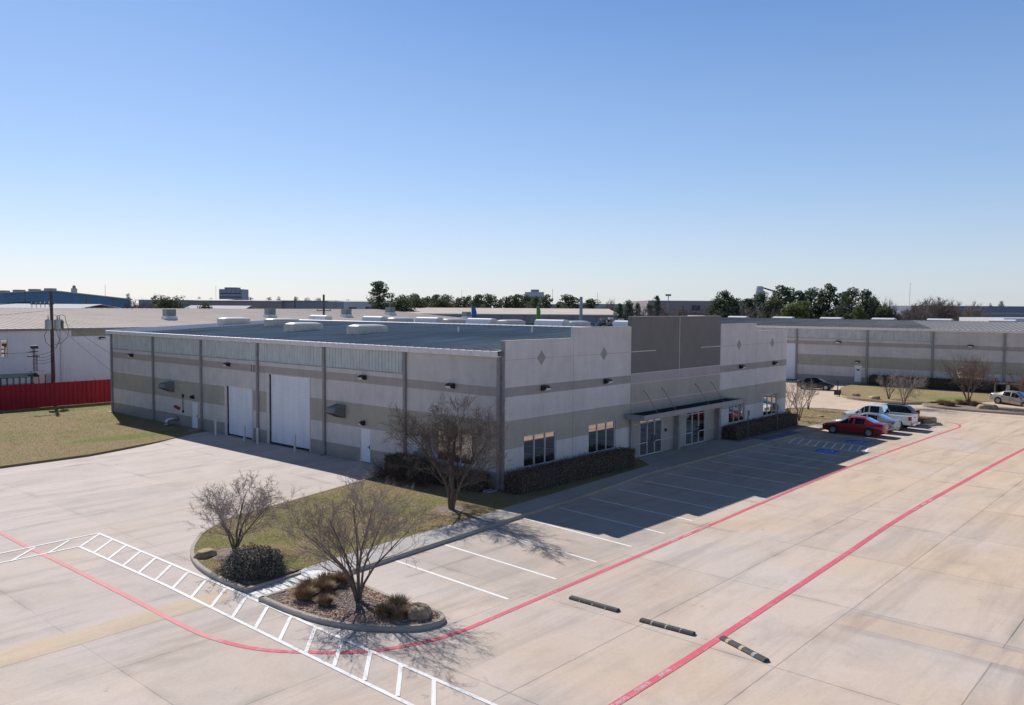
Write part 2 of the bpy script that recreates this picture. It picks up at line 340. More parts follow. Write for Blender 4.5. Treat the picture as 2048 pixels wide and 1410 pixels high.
# ------------------------------------------------------------------ ground
def structure(o): o['kind']='structure'; return o
ZL=-.14
g=MB(); g.sheet([(-3000,-3000),(4000,-3000),(4000,4000),(-3000,4000)],-.35); structure(g.build('ground',M['ground']))
def smooth(t): t=max(0,min(1,t)); return t*t*(3-2*t)
def lot_z(x,y):
    k=smooth((x+8)/7.6)*smooth((y-6.5)/4)*(1 if x<.5 else 0)
    r=0
    if x>59: r=.25*smooth((x-61)/6)*smooth((-6-y)/3)
    return ZL+.136*k+r
g=MB(); xs=[-90,-60,-40,-30,-24,-18,-14,-10]+[-8+.5*i for i in range(17)]+[.5,2,6,12,18,24,30,36,42,48,54,58,60,62,64,66,68,70,74,79.4,90]
ys=[-120,-80,-60,-40,-30,-24,-20,-17,-14,-12,-10,-8,-6,-4,-2,0,2,4,6]+[6.5+.5*i for i in range(9)]+[12,18,24,30,36,44,56.05]
for x in xs:
    for y in ys: g.v.append((x,y,lot_z(x,y)))
ny=len(ys)
for i in range(len(xs)-1):
    for j in range(ny-1): g.f.append((i*ny+j,(i+1)*ny+j,(i+1)*ny+j+1,i*ny+j+1))
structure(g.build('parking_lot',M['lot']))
g=MB(); g.sheet([(-120,56.1),(75,56.1),(75,66),(-120,66)],-.2); structure(g.build('yard_pavement',M['asphalt']))
LAWNC=[(-17.64,-3.59),(-17.65,-1.9),(-17.45,-.2),(-17.07,1.08),(-16.54,2.16),(-15.96,3.01),(-14.98,4.18),(-13.64,5.15),(-12.99,5.55),(-9.73,6.28),(-1.26,8.23)]
def catmull(pts,n=6,closed=False):
    out=[]; L=len(pts)
    rng=L if closed else L-1
    for i in range(rng):
        P=[pts[(i+k)%L] if closed else pts[max(0,min(L-1,i+k))] for k in (-1,0,1,2)]
        for s in range(n):
            t=s/n
            out.append(tuple(.5*((2*P[1][a])+(-P[0][a]+P[2][a])*t+(2*P[0][a]-5*P[1][a]+4*P[2][a]-P[3][a])*t*t+(-P[0][a]+3*P[1][a]-3*P[2][a]+P[3][a])*t**3) for a in range(len(pts[0]))))
    if not closed: out.append(pts[-1])
    return out
def offset(poly,d,closed=False):
    out=[]; n=len(poly)
    for i,p_ in enumerate(poly):
        a=Vector(poly[(i-1)%n] if closed or i>0 else p_); b=Vector(poly[(i+1)%n] if closed or i<n-1 else p_)
        t=(b-a)
        if t.length<1e-6: t=Vector((1,0))
        t.normalize(); out.append((p_[0]-t.y*d,p_[1]+t.x*d))
    return out
def kerb(name,poly,width,z0,z1,closed=False,mat='kerb'):
    """kerb stone swept along an outline; width is to the left of the direction of travel"""
    o1=poly; o2=offset(poly,width*.18,closed); o3=offset(poly,width,closed)
    g=MB(); n=len(poly)
    for i in range(n):
        g.v+= [(*o1[i],z0),(*o1[i],z1-.035),(*o2[i],z1),(*o3[i],z1),(*o3[i],z0)]
    for i in range(n if closed else n-1):
        j=(i+1)%n
        for k in range(4): g.f.append((i*5+k,i*5+k+1,j*5+k+1,j*5+k))
    if not closed: g.f.append((0,1,2,3,4)); g.f.append(tuple((n-1)*5+k for k in (4,3,2,1,0)))
    return structure(g.build(name,M[mat]))
lc=catmull(LAWNC,5)
kerb('kerb',list(reversed(lc)),.16,-.16,.012)
lawn_poly=offset(lc,-.15)+[(0,8.5),(0,0),(13.1,0),(11.67,-1.78),(-2.67,-2.54),(-6.25,-2.87),(-10.76,-2.95),(-15.19,-3.33)]
g=MB(); g.sheet(lawn_poly,-.004); structure(g.build('lawn',M['grass']))
kerb('kerb',[(-15.3,-3.52),(-17.62,-3.62)],.16,-.16,.012)
LL=[(-70,26.2),(-30,26.6),(-15.8,26.8),(-10.45,27.15),(-5.1,28.95),(-1.66,30.5),(0,30.9),(0,48.2),(3.3,48.2),(3.3,56.5),(-70,56.5)]
g=MB(); g.sheet(LL,.0); g.add([(x,y,z) for x,y in LL[:7] for z in (-.15,0)],[(2*i,2*i+1,2*i+3,2*i+2) for i in range(6)]); structure(g.build('lawn',M['grass']))
# sidewalk along the front
CT=[(-14.35,-4.86),(-7.76,-4.42),(-4.96,-4.2),(-2.62,-4.02),(1.37,-3.8),(6,-3.4),(10.42,-3.05),(22.72,-3.2),(35.18,-3.42),(42.2,-3.6)]
ctk=catmull(CT,4)
kerb('kerb',ctk,.16,-.16,.012)
inner=offset(ctk,.15)
walk=inner+[(42.2,-2.42),(34.7,-2.2),(30.76,-2.09),(25.67,-1.86),(24.03,-1.72),(24.3,0),(13.1,0),(11.67,-1.78),(-2.67,-2.54),(-6.25,-2.87),(-10.76,-2.95),(-14.9,-3.3)]
g=MB(); g.sheet(walk,0.0); structure(g.build('sidewalk',M['walk']))
# painted ramp between lawn tip and island
g=MB(); g.add([(-14.9,-3.3,0),(-14.35,-4.72,0),(-15.4,-4.5,-.06),(-17.6,-4.75,-.134),(-17.66,-3.64,-.134),(-15.5,-3.5,-.05)],[(0,1,2,5),(5,2,3,4)])
structure(g.build('kerb_ramp',M['wline']))
g=MB()
for i in range(7):
    x=-17.3+i*.32; z=-.132+.0385*(x+17.6)+.008
    g.add([(x,-4.62,z),(x+.05,-4.62,z),(x+.05,-3.7,z),(x,-3.7,z)],[(0,1,2,3)])
structure(g.build('ramp_groove',M['kerb']))
# planting island
ISL=[(-17.58,-4.78),(-17.75,-5.1),(-17.73,-6.69),(-17.51,-8.24),(-16.91,-9.58),(-16.11,-10.55),(-15.5,-10.86),(-15.01,-10.88),(-14.70,-10.66),(-14.51,-10.2),(-14.53,-9.6),(-14.62,-7.91),(-14.4,-5.4),(-14.75,-4.98),(-15.6,-4.75)]
isl=catmull(ISL,4,True)
area=sum(isl[i][0]*isl[(i+1)%len(isl)][1]-isl[(i+1)%len(isl)][0]*isl[i][1] for i in range(len(isl)))
if area<0: isl.reverse()
kerb('kerb',isl,.17,-.16,.012,True)
def inpoly(x,y,poly):
    c=False; n=len(poly); j=n-1
    for i in range(n):
        if (poly[i][1]>y)!=(poly[j][1]>y) and x<(poly[j][0]-poly[i][0])*(y-poly[i][1])/(poly[j][1]-poly[i][1])+poly[i][0]: c=not c
        j=i
    return c
isl_in=offset(isl,.16,True)
g=MB(); g.sheet(isl_in,-.02); structure(g.build('planting_bed',M['mulch']))
def ring(cx,cy,r,n=26,seed=0,e=1):
    rr=random.Random(seed); return [(cx+math.cos(2*math.pi*i/n)*r*(1+rr.uniform(-.14,.14)),cy+math.sin(2*math.pi*i/n)*r*e*(1+rr.uniform(-.14,.14))) for i in range(n)]
for i,(x,y,r) in enumerate([(-15.75,.35,.85),(-4.75,-.8,.8),(-17.0,-3.2,.0),(38.65,-.2,.6)]):
    if r: g=MB(); g.sheet(ring(x,y,r,seed=i),.004); structure(g.build('planting_bed',M['mulch']))
# shrub bed at the tip
g=MB(); g.sheet([(-17.35,-3.4),(-15.3,-3.3),(-15.2,-2.9),(-15.7,-2.3),(-16.6,-1.9),(-17.3,-1.9)],.003); structure(g.build('planting_bed',M['mulch']))
# right-hand lawns
LR=[(36.3,-.0),(34.7,-2.2),(42.2,-2.42),(46.9,-2.35),(49.2,-.6),(48.6,2.6),(46.2,4.3),(36.3,5.6)]
g=MB(); g.sheet(LR,.002); structure(g.build('lawn',M['grass']))
kerb('kerb',list(reversed(catmull([(43,-2.45),(46.9,-2.4),(49.25,-.6),(48.6,2.65),(46.2,4.4),(36.3,5.7)],4))),.16,-.16,.014)
g=MB(); g.sheet([(24.3,0),(24.03,-1.72),(25.67,-1.86),(30.76,-2.09),(34.7,-2.2),(36.3,0)],.001); structure(g.build('planting_bed',M['mulch']))
LF=catmull([(79.4,8.0),(72,7.9),(64.65,5.57),(61.2,3.4),(60.0,-.2),(60.2,-3.0),(62.3,-4.6)],5)
g=MB(); g.sheet(LF+[(66,-8.3),(69.2,-12.1),(75,-22),(79.4,-22)],.10); structure(g.build('lawn',M['grass']))
kerb('kerb',list(reversed(LF)),.18,-.16,.115)
IF=catmull([(61.6,-4.7),(59.4,-4.9),(58.5,-6.6),(58.2,-9.6),(58.5,-14),(58.9,-24)],5)
g=MB(); g.sheet(IF+[(63.0,-24),(63.2,-12),(63.4,-9.5)],.03); structure(g.build('planting_bed',M['mulch']))
kerb('kerb',list(reversed(IF)),.2,-.16,.06)
SI=catmull([(44.6,-9.7),(43.9,-8.9),(44.1,-5),(44.6,-3.9),(46.3,-3.9),(46.9,-6),(47.0,-8.6),(46.2,-9.8)],4,True)
a_=sum(SI[i][0]*SI[(i+1)%len(SI)][1]-SI[(i+1)%len(SI)][0]*SI[i][1] for i in range(len(SI)))
if a_<0: SI.reverse()
kerb('kerb',SI,.17,-.16,.012,True)
g=MB(); g.sheet(offset(SI,.15,True),-.02); structure(g.build('planting_bed',M['mulch']))
# tan infill strips in the concrete
g=MB(); g.sheet([(-40,-4.6),(-18.3,-4.0),(-17.85,-2.9),(-40,-3.05)],ZL+.004); structure(g.build('pavement_patch',M['patch']))
g=MB(); g.sheet([(-6.6,-20.05),(-5.3,-20.05),(-4.9,-60),(-6.3,-60)],ZL+.004); structure(g.build('pavement_patch',M['patch2']))
# ------------------------------------------------------------------ painted markings
def strip(pts,w,z,mat,name='painted_line'):
    a=offset(pts,w/2); b=offset(pts,-w/2); n=len(pts)
    zz=(lambda x,y:lot_z(x,y)+z-ZL)
    g=MB(); g.v=[(*q,zz(*q)) for q in a]+[(*q,zz(*q)) for q in b]
    g.f=[(i,i+1,n+i+1,n+i) for i in range(n-1)]
    return structure(g.build(name,M[mat]))
RED1=[(-20.65,30),(-20.65,18),(-20.67,10.92),(-20.66,7.92),(-20.6,5.94),(-20.55,2.51),(-20.51,-.6),(-20.51,-3.0),(-20.52,-4.37),(-20.48,-5.93),(-20.36,-6.84),(-20.14,-7.74),(-19.76,-8.61),(-19.14,-9.48),(-18.46,-10.28),(-17.79,-10.85),(-17.0,-11.25),(-16.07,-11.55),(-15.36,-11.66),(-14.5,-11.7),(-12.2,-11.64),(-2.62,-11.4)]
strip(catmull(RED1[:11],3),.19,ZL+.010,'rline2'); 
strip(catmull(RED1[10:]+[(15.8,-10.97),(28.48,-11.02),(45.33,-11.5)],4),.19,ZL+.009,'rline')
strip([(45.33,-11.5),(46.9,-11.1),(47.6,-10.5),(48.3,-9.6)],.19,ZL+.0085,'rline')
strip(catmull([(-40,-17.95),(-15.79,-17.89),(-10.11,-17.83),(0,-17.6),(9.5,-17.36),(22,-17.5),(36.13,-17.8),(70,-19)],4),.23,ZL+.009,'rline')
# white ladder crossing
strip([(-17.84,7.7),(-17.76,-3.0),(-17.83,-9),(-17.86,-17)],.13,ZL+.0125,'wline')
strip([(-19.22,6.25),(-19.1,-1.0),(-19.2,-9),(-19.28,-17)],.13,ZL+.0125,'wline')
for i in range(17):
    y=7.55-i*1.292 if i<7 else -.2-(i-6)*1.33
    strip([(-17.87,y),(-19.16,y-1.35)],.12,ZL+.0145,'wline')
strip([(-17.80,7.72),(-21.7,7.5),(-34,6.9)],.12,ZL+.0135,'wline'); strip([(-19.22,6.23),(-22.1,6.14),(-34,5.6)],.12,ZL+.0135,'wline')
for k in range(9): strip([(-19.1-k*1.35,7.5-k*.06),(-20.45-k*1.35,6.13-k*.06)],.11,ZL+.0155,'wline')
strip([(-20.75,-15.2),(-19.9,-15.35),(-18.3,-15.6)],.10,ZL+.005,'patch','pavement_patch') if 0 else None
# stalls
STALL=[((-11.7,-4.75),(-11.95,-10.89)),((-8.86,-4.55),(-9.19,-10.79)),((-6.0,-4.4),(-6.5,-10.67)),((-3.3,-4.2),(-3.79,-10.53)),((-.51,-4.1),(-1.1,-10.5)),((2.25,-3.95),(1.73,-10.3)),((5.08,-3.85),(4.55,-10.22)),((7.86,-3.74),(7.45,-10.05)),((10.72,-3.4),(10.2,-9.99)),((13.4,-3.3),(12.95,-9.95)),((16.2,-3.4),(15.75,-9.91)),((18.97,-3.4),(18.5,-9.84)),((21.8,-3.4),(21.25,-9.75)),((24.35,-3.4),(23.96,-9.83)),
 ((26.85,-4.0),(26.45,-9.9)),((29.62,-3.7),(29.2,-9.89)),((33.3,-3.55),(32.9,-9.6)),((36.2,-3.6),(35.9,-9.7)),((39.0,-3.6),(38.7,-9.8)),((41.8,-3.65),(41.5,-9.9))]
for i,s_ in enumerate(STALL): strip(list(s_),.125 if i!=16 else .15,ZL+.0045,'stall')
for a,b in [((29.59,-3.7),(26.8,-4.3)),((29.56,-4.3),(26.85,-4.95)),((29.52,-4.95),(26.8,-5.6)),((29.5,-5.6),(26.78,-6.25)),((29.46,-6.25),(26.75,-6.9)),((29.42,-6.9),(26.7,-7.5)),((29.38,-7.5),(26.65,-8.15)),((29.34,-8.1),(26.6,-8.75)),((29.3,-8.7),(26.5,-9.35)),((29.2,-9.3),(26.42,-9.93))]:
    strip([a,b],.13,ZL+.0065,'stall')
def isa(cx,cy,rz):
    """blue square with the wheelchair symbol"""
    g=MB(); ca,sa=math.cos(rz),math.sin(rz)
    T=lambda u,v:(cx+u*ca-v*sa,cy+u*sa+v*ca)
    g.sheet([T(-.72,-.72),T(.72,-.72),T(.72,.72),T(-.72,.72)],ZL+.005); structure(g.build('accessible_parking_panel',M['bline']))
    g=MB(); z=ZL+.009
    def st(pts,w):
        a=offset(pts,w/2); b=offset(pts,-w/2); n=len(pts)
        g.add([(*T(*q),z) for q in a]+[(*T(*q),z) for q in b],[(i,i+1,n+i+1,n+i) for i in range(n-1)])
    st([(math.cos(t)*.27-.04,math.sin(t)*.27-.16) for t in [R(110+12*k) for k in range(19)]],.075)
    st([(-.1,.26),(-.06,-.05),(.17,-.05),(.27,-.33),(.38,-.30)],.085)
    g.add([(*T(-.11+.085*math.cos(t),.4+.085*math.sin(t)),z) for t in [R(30*k) for k in range(12)]],[tuple(range(12))])
    structure(g.build('accessible_parking_symbol',M['stall']))
isa(25.35,-7.7,0); isa(31.05,-7.75,0)
for poly in ([(32.0,-2.2),(32.0,-3.3),(29.9,-3.35),(30.2,-2.15)],[(26.1,-1.95),(26.05,-2.9),(30.0,-3.25),(30.0,-2.2)]):
    g=MB(); g.sheet(poly,.004); structure(g.build('ramp_pad',M['pad']))
def words(txt,x,y,size,rz,sx=1.0):
    cu=bpy.data.curves.new('lettering','FONT'); cu.body=txt; cu.size=size; cu.align_x='LEFT'; cu.align_y='CENTER'
    o=bpy.data.objects.new('tmp',cu); col.objects.link(o)
    dg=bpy.context.evaluated_depsgraph_get(); me=bpy.data.meshes.new_from_object(o.evaluated_get(dg))
    bpy.data.objects.remove(o)
    me.materials.clear(); me.materials.append(M['wline'])
    q=bpy.data.objects.new('painted_lettering',me); col.objects.link(q); q.location=(x,y,ZL+.0135); q.rotation_euler=(0,0,rz); q.scale=(sx,1,1)
    return structure(q)
def width(o): 
    xs_=[v.co.x for v in o.data.vertices]; return max(xs_)-min(xs_)
def fitword(txt,x0,x1,y,size,rz):
    o=words(txt,x0,y,size,rz); w=abs(x1-x0); o.scale=(w/width(o),1,1); return o
fitword('FIRE LANE',-13.10,-13.66,-17.86,.19,math.pi); fitword('NO PARKING',-14.14,-14.80,-17.87,.19,math.pi); fitword('TOW AWAY ZONE',-15.22,-16.1,-17.89,.19,math.pi)
fitword('FIRE LANE',-2.0,-1.45,-11.39,.16,0); fitword('NO PARKING',-.9,-.24,-11.37,.16,0); fitword('TOW AWAY ZONE',.5,1.36,-11.33,.16,0)
fitword('FIRE LANE',14.25,13.7,-17.40,.19,math.pi); fitword('NO PARKING',13.2,12.5,-17.38,.19,math.pi); fitword('TOW AWAY ZONE',12.0,11.1,-17.37,.19,math.pi)
fitword('FIRE LANE',24.5,25.1,-10.93,.16,0); fitword('NO PARKING',25.4,26.3,-10.94,.16,0); fitword('TOW AWAY ZONE',26.5,27.7,-10.95,.16,0)
# ------------------------------------------------------------------ main warehouse
BL=48.15; BW=36.2
def wall_cells(g,axis,at,u0,u1,z0,z1,openings,depth,inward):
    """wall face with rectangular openings and reveals. axis 'y': plane y=at, u=x ; axis 'x': plane x=at, u=y"""
    us=sorted({u0,u1,*[o[0] for o in openings],*[o[1] for o in openings]}); zs=sorted({z0,z1,*[o[2] for o in openings],*[o[3] for o in openings]})
    P=(lambda u,z,d=0:(u,at+inward*d,z)) if axis=='y' else (lambda u,z,d=0:(at+inward*d,u,z))
    for i in range(len(us)-1):
        for j in range(len(zs)-1):
            cu,cz=(us[i]+us[i+1])/2,(zs[j]+zs[j+1])/2
            if any(o[0]<cu<o[1] and o[2]<cz<o[3] for o in openings): continue
            g.add([P(us[i],zs[j]),P(us[i+1],zs[j]),P(us[i+1],zs[j+1]),P(us[i],zs[j+1])],[(0,1,2,3)])
    for a,b,c,d in openings:
        for q in ([(a,c),(b,c)],[(b,c),(b,d)],[(b,d),(a,d)],[(a,d),(a,c)]):
            (ua,za),(ub,zb)=q
            g.add([P(ua,za),P(ub,zb),P(ub,zb,depth),P(ua,za,depth)],[(0,1,2,3)])
W=thing('warehouse','long grey and tan tilt-wall warehouse with stepped parapet, entrance canopy and dark metal roof','warehouse',(0,0,0))
FW=[(1.6,4.46,1.0,2.76),(7.6,10.46,1.0,2.76),(25.72,28.5,1.0,2.76),(31.8,34.55,1.0,2.76)]
# front panels
tops=[(0,6.0,7.99),(6.0,12.1,8.61),(24.15,30.25,8.61),(30.25,BW,7.99)]
for k,(a,b,zt) in enumerate(tops):
    g=MB(); ops=[o for o in FW if a<o[0]<b]
    wall_cells(g,'y',0,a+.012,b-.012,-.2,zt,ops,.14,1)
    g.add([(a+.012,0,zt),(b-.012,0,zt),(b-.012,.22,zt),(a+.012,.22,zt)],[(0,1,2,3)])
    g.add([(a+.012,.22,6.5),(b-.012,.22,6.5),(b-.012,.22,zt),(a+.012,.22,zt)],[(0,1,2,3)])
    for xx in (a+.012,b-.012): g.add([(xx,0,-.2),(xx,.22,-.2),(xx,.22,zt),(xx,0,zt)],[(0,1,2,3)])
    g.build('front_panel',M['front'],W)
g=MB(); ops=[(12.35,24.0,.0,2.9)]
wall_cells(g,'y',-.004,12.112,24.138,-.2,9.23,ops,.3,1)
g.add([(12.112,-.004,9.23),(24.138,-.004,9.23),(24.138,.30,9.23),(12.112,.30,9.23)],[(0,1,2,3)]); g.add([(12.112,.30,6.5),(24.138,.30,6.5),(24.138,.30,9.23),(12.112,.30,9.23)],[(0,1,2,3)])
for xx in (12.112,24.138): g.add([(xx,-.004,-.2),(xx,.30,-.2),(xx,.30,9.23),(xx,-.004,9.23)],[(0,1,2,3)])
g.build('entrance_panel',M['entry'],W)
g=MB()
for a,b,zt in tops+[(12.1,24.15,9.23)]: g.box(a+.02,b-.02,-.02,.32,zt+.002,zt+.032)
g.build('parapet_cap',M['cap'],W)
# reveal lines
for q in [(12.115,24.135,-.016,-.004,z-.025,z+.025) for z in (5.57,4.94,3.69)]+[(12.115,15.07,-.016,-.004,6.97,7.03),(21.15,24.135,-.016,-.004,6.97,7.03),(18.1,18.15,-.019,-.004,3.72,5.54),(18.1,18.15,-.019,-.004,5.6,9.22),(11.4,12.1,-.012,0,3.665,3.705),(24.16,25.0,-.012,0,3.665,3.705)]:
    g=MB(); g.box(*q); g.build('reveal_line',M['trimline'],W)
for a,b in ((.03,5.97),(6.03,12.07),(24.18,30.22),(30.28,36.17)): g=MB(); g.box(a,b,-.006,0,6.975,6.995); g.build('panel_joint',M['diamond'],W)
for x in (3.05,9.07,27.2,33.23):
    g=MB(); pts=[(x-.375,7),(x,6.59),(x+.375,7),(x,7.41)]
    g.extr([(0,0)]*0 or [(0,0)],'x',0,0) if 0 else None
    g.add([(a,-.012,z) for a,z in pts]+[(a,0,z) for a,z in pts],[(0,1,2,3),(0,4,5,1),(1,5,6,2),(2,6,7,3),(3,7,4,0)])
    g.build('diamond_motif',M['diamond'],W)
def window(parent,axis,at,o,n=3,inward=1,fr='frame',gl='glass',rail=None,d0=.05):
    a,b,c,d=o; t=.05
    def bx(g,u0,u1,z0,z1,e0,e1):
        if axis=='y': g.box(u0,u1,min(at+inward*e0,at+inward*e1),max(at+inward*e0,at+inward*e1),z0,z1)
        else: g.box(min(at+inward*e0,at+inward*e1),max(at+inward*e0,at+inward*e1),u0,u1,z0,z1)
    g=MB(); bx(g,a,a+t,c,d,d0,d0+.08); bx(g,b-t,b,c,d,d0,d0+.08); bx(g,a+t,b-t,c,c+t,d0,d0+.08); bx(g,a+t,b-t,d-t,d,d0,d0+.08)
    for k in range(1,n):
        u=a+(b-a)*k/n; bx(g,u-t/2,u+t/2,c+t,d-t,d0,d0+.08)
    if rail: 
        for k in range(n):
            u=a+(b-a)*k/n; v=a+(b-a)*(k+1)/n
            for z in (rail if not isinstance(rail,dict) else rail.get(k,())): bx(g,u+t/2+.002,v-t/2-.002,z-t/2,z+t/2,d0+.002,d0+.07)
    w=g.build('window',M[fr],parent)
    for k in range(n):
        g=MB(); u=a+(b-a)*k/n; v=a+(b-a)*(k+1)/n; bx(g,u+.02,v-.02,c+.02,d-.02,d0+.04,d0+.05)
        lean_=.007*(d-c)*inward
        g.v=[((x_,y_+lean_*(1 if z_>c+.1 else 0),z_) if axis=='y' else (x_+lean_*(1 if z_>c+.1 else 0),y_,z_)) for x_,y_,z_ in g.v]
        g.build('pane',M[gl],w)
    return w
for o in FW: window(W,'y',0,o)
# entrance infill behind the canopy
g=MB(); wall_cells(g,'y',.25,12.35,24.0,0,2.9,[(13.65,16.45,.02,2.86),(19.65,22.5,.02,2.86)],.08,1); g.build('entrance_infill',M['entry'],W)
for z in (.86,2.2):
    for a,b in ((12.36,13.64),(16.46,19.64),(22.51,23.99)): g=MB(); g.box(a,b,.238,.25,z-.02,z+.02); g.build('reveal_line',M['trimline'],W)
for a in (13.65,19.65):
    b=a+(2.8 if a<15 else 2.85)
    w=window(W,'y',.25,(a,b,.02,2.86),3,rail={0:(.86,2.2),1:(2.2,),2:(.86,2.2)},d0=0); w.name='storefront'
    g=MB(); x=a+(b-a)*2/3-.12; g.box(x-.02,x+.02,.17,.2,.85,1.25); g.box(x-.02,x+.02,.2,.25,.87,.9); g.box(x-.02,x+.02,.2,.25,1.2,1.23); g.build('door_handle',M['dark'],w)
g=MB(); g.box(16.75,16.95,.17,.25,1.35,1.55); g.build('intercom',M['dark'],W)
for x in (12.12,18.1,24.05):
    g=MB(); g.box(x-.14,x+.14,-.16,-.006 if x!=18.1 else .24,.0,2.74); g.build('entrance_post',M['fascia'],W)
# canopy
g=MB(); CX0,CX1,CY=11.38,25.08,-1.5
g.box(CX0,CX1,CY,CY+.06,2.75,3.09); g.box(CX0,CX0+.06,CY+.06,-.008,2.75,3.09); g.box(CX1-.06,CX1,CY+.06,-.008,2.75,3.09)
g.box(CX0+.06,CX1-.06,CY+.06,-.012,2.76,2.80)
cn=g.build('canopy',M['fascia'],W)
g=MB(); x=CX0+.08
while x<CX1-.1: g.box(x,x+.03,CY+.08,-.02,2.985,3.03); x+=.33
g.box(CX0+.06,CX1-.06,CY+.06,-.015,2.95,2.985); g.build('canopy_deck',M['deck'],cn)
for xt,xb in ((13.71,13.25),(15.95,15.53),(20.49,20.05),(22.78,22.3)):
    g=MB(); g.path([(xt,-.03,4.39),(xb,-1.38,3.0)],.02,8); g.box(xt-.07,xt+.07,-.05,-.005,4.32,4.46); g.build('tie_rod',M['steel'],cn)
def wall_light(parent,x,y,z,face,w=.5,name='wall_light'):
    g=MB(); prof=[(0,-.14),(0,.14),(.14,.14),(.36,.02),(.36,-.05),(.16,-.14)]
    if face=='-y':
        g.extr([(y-a,z+b) for a,b in prof],'x',x-w/2,x+w/2)
    else: g.extr([(x-a,z+b) for a,b in prof],'y',y-w/2,y+w/2)
    h=g.build(name,M['dark'],parent)
    g=MB()
    q=[(.17,-.150),(.368,-.060),(.368,.0),(.37,.0),(.37,-.068),(.17,-.158)]
    if face=='-y': g.extr([(y-a,z+b) for a,b in q],'x',x-w/2+.04,x+w/2-.04)
    else: g.extr([(x-a,z+b) for a,b in q],'y',y-w/2+.04,y+w/2-.04)
    g.build('lens',M['lens'],h)
for x in (3.26,9.31,27.5,33.62): wall_light(W,x,-.004,5.3,'-y')
# side wall (x = 0)
SO=[(24.65,28.15,-.01,3.73),(17.58,22.42,-.01,4.95),(32.58,33.56,0,2.12),(11.2,12.22,0,2.17),(2.42,5.28,1.0,2.76)]
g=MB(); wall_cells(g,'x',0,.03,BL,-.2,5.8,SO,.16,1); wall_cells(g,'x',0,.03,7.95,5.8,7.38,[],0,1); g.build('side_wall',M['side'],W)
g=MB()
g.add([(0,BL,-.2),(BW,BL,-.2),(BW,BL,7.4),(18.1,BL,8.25),(0,BL,7.4)],[(0,1,2,3,4)]); g.add([(BW,0,-.2),(BW,BL,-.2),(BW,BL,7.4),(BW,0,7.4)],[(0,1,2,3)]); g.build('rear_wall',M['side'],W)
SPY=[.36,7.9,15.85,23.8,31.85,39.9,47.95]
for k in range(1,6):
    a,b=SPY[k]+.1,SPY[k+1]-.1
    g=MB(); n=int((b-a)/.30); st=(b-a)/n; prof=[]
    for i in range(n):
        u=a+i*st; prof+=[(u,.0),(u+st*.62,.0),(u+st*.70,-.045),(u+st*.92,-.045)]
    prof.append((b,0)); zl,zh=5.82,7.34
    g.v=[(.02+d,u,z) for u,d in prof for z in (zl,zh)]; g.f=[(2*i,2*i+1,2*i+3,2*i+2) for i in range(len(prof)-1)]
    g.build('clerestory_panel',M['clerestory'],W,fix=False)
g=MB(); g.box(-.05,.03,8.0,BL,5.775,5.812); g.build('drip_flashing',M['cap'],W)
for i,y in enumerate(SPY):
    g=MB(); g.box(-.15,-.002,y-.1,y+.1,.12,7.12)
    g.add([(-.15,y-.1,.12),(-.15,y+.1,.12),(-.002,y+.1,.12),(-.002,y-.1,.12),(-.38,y-.1,.03),(-.38,y+.1,.03),(-.30,y+.1,-.02),(-.30,y-.1,-.02)],[(0,1,5,4),(4,5,6,7),(3,2,6,7),(0,3,7,4),(1,2,6,5)])
    g.build('downspout',M['spout'],W)
g=MB(); g.extr([(-.36,7.14),(-.38,7.44),(-.33,7.45),(-.31,7.2),(-.03,7.2),(-.03,7.14)],'y',.24,BL+.3); g.build('gutter',M['gutter'],W)
# dark steel edge at the front corner
g=MB(); g.box(-.02,.018,.0,.26,-.1,7.97); g.build('corner_trim',M['spout'],W)
# overhead doors
def ovh(a,b,c,d):
    g=MB(); n=int((d-c)/.085); st=(d-c)/n; pr=[]
    for i in range(n): z=c+i*st; pr+=[(.13,z),(.118,z+st*.25),(.118,z+st*.7)]
    pr.append((.13,d)); g.v=[(x,u,z) for x,z in pr for u in (a+.08,b-.05)]; g.f=[(2*i,2*i+1,2*i+3,2*i+2) for i in range(len(pr)-1)]
    o=g.build('overhead_door',M['rollup'],W,fix=False)
    g=MB(); g.box(.05,.16,b-.05,b,c,d); g.build('door_track',M['black'],o)
    g=MB(); g.box(.05,.16,a,a+.03,c,d); g.build('door_track',M['black'],o)
    g=MB(); g.box(.08,.135,a+.08,b-.06,c-.0,c+.07); g.build('bottom_seal',M['black'],o)
ovh(24.65,28.15,.03,3.73); ovh(17.58,22.42,.05,4.95)
for (a,b,h) in ((24.65,28.15,3.73),(17.58,22.42,4.95)):
    g=MB(); g.box(-.03,0,b,b+.3,-.1,h+.1); g.build('door_jamb',M['trimline'],W)
    g=MB(); g.box(-.03,0,a-.12,a,-.1,h+.1); g.build('door_jamb',M['trimline'],W)
def mandoor(a,b,c,d):
    g=MB(); g.box(.05,.1,a+.05,b-.05,c,d-.05); o=g.build('entry_door',M['doorw'],W)
    g=MB(); g.box(.01,.12,a,a+.05,c,d); g.box(.01,.12,b-.05,b,c,d); g.box(.01,.12,a+.05,b-.05,d-.05,d); g.build('door_frame',M['frame'],o)
    g=MB(); g.path([(.05,a+.14,1.0),(.0,a+.14,1.0),(.0,a+.28,1.0)],.018,6); g.box(.04,.05,a+.1,a+.18,.9,1.12); g.build('door_handle',M['dark'],o)
mandoor(32.58,33.56,.02,2.12); mandoor(11.2,12.22,.04,2.17)
window(W,'x',0,SO[4])
for y in (43.94,27.86,11.79,3.98): wall_light(W,-.002,y,5.37,'-x')
for y in (33.2,11.8): wall_light(W,-.002,y,2.5,'-x',.24)
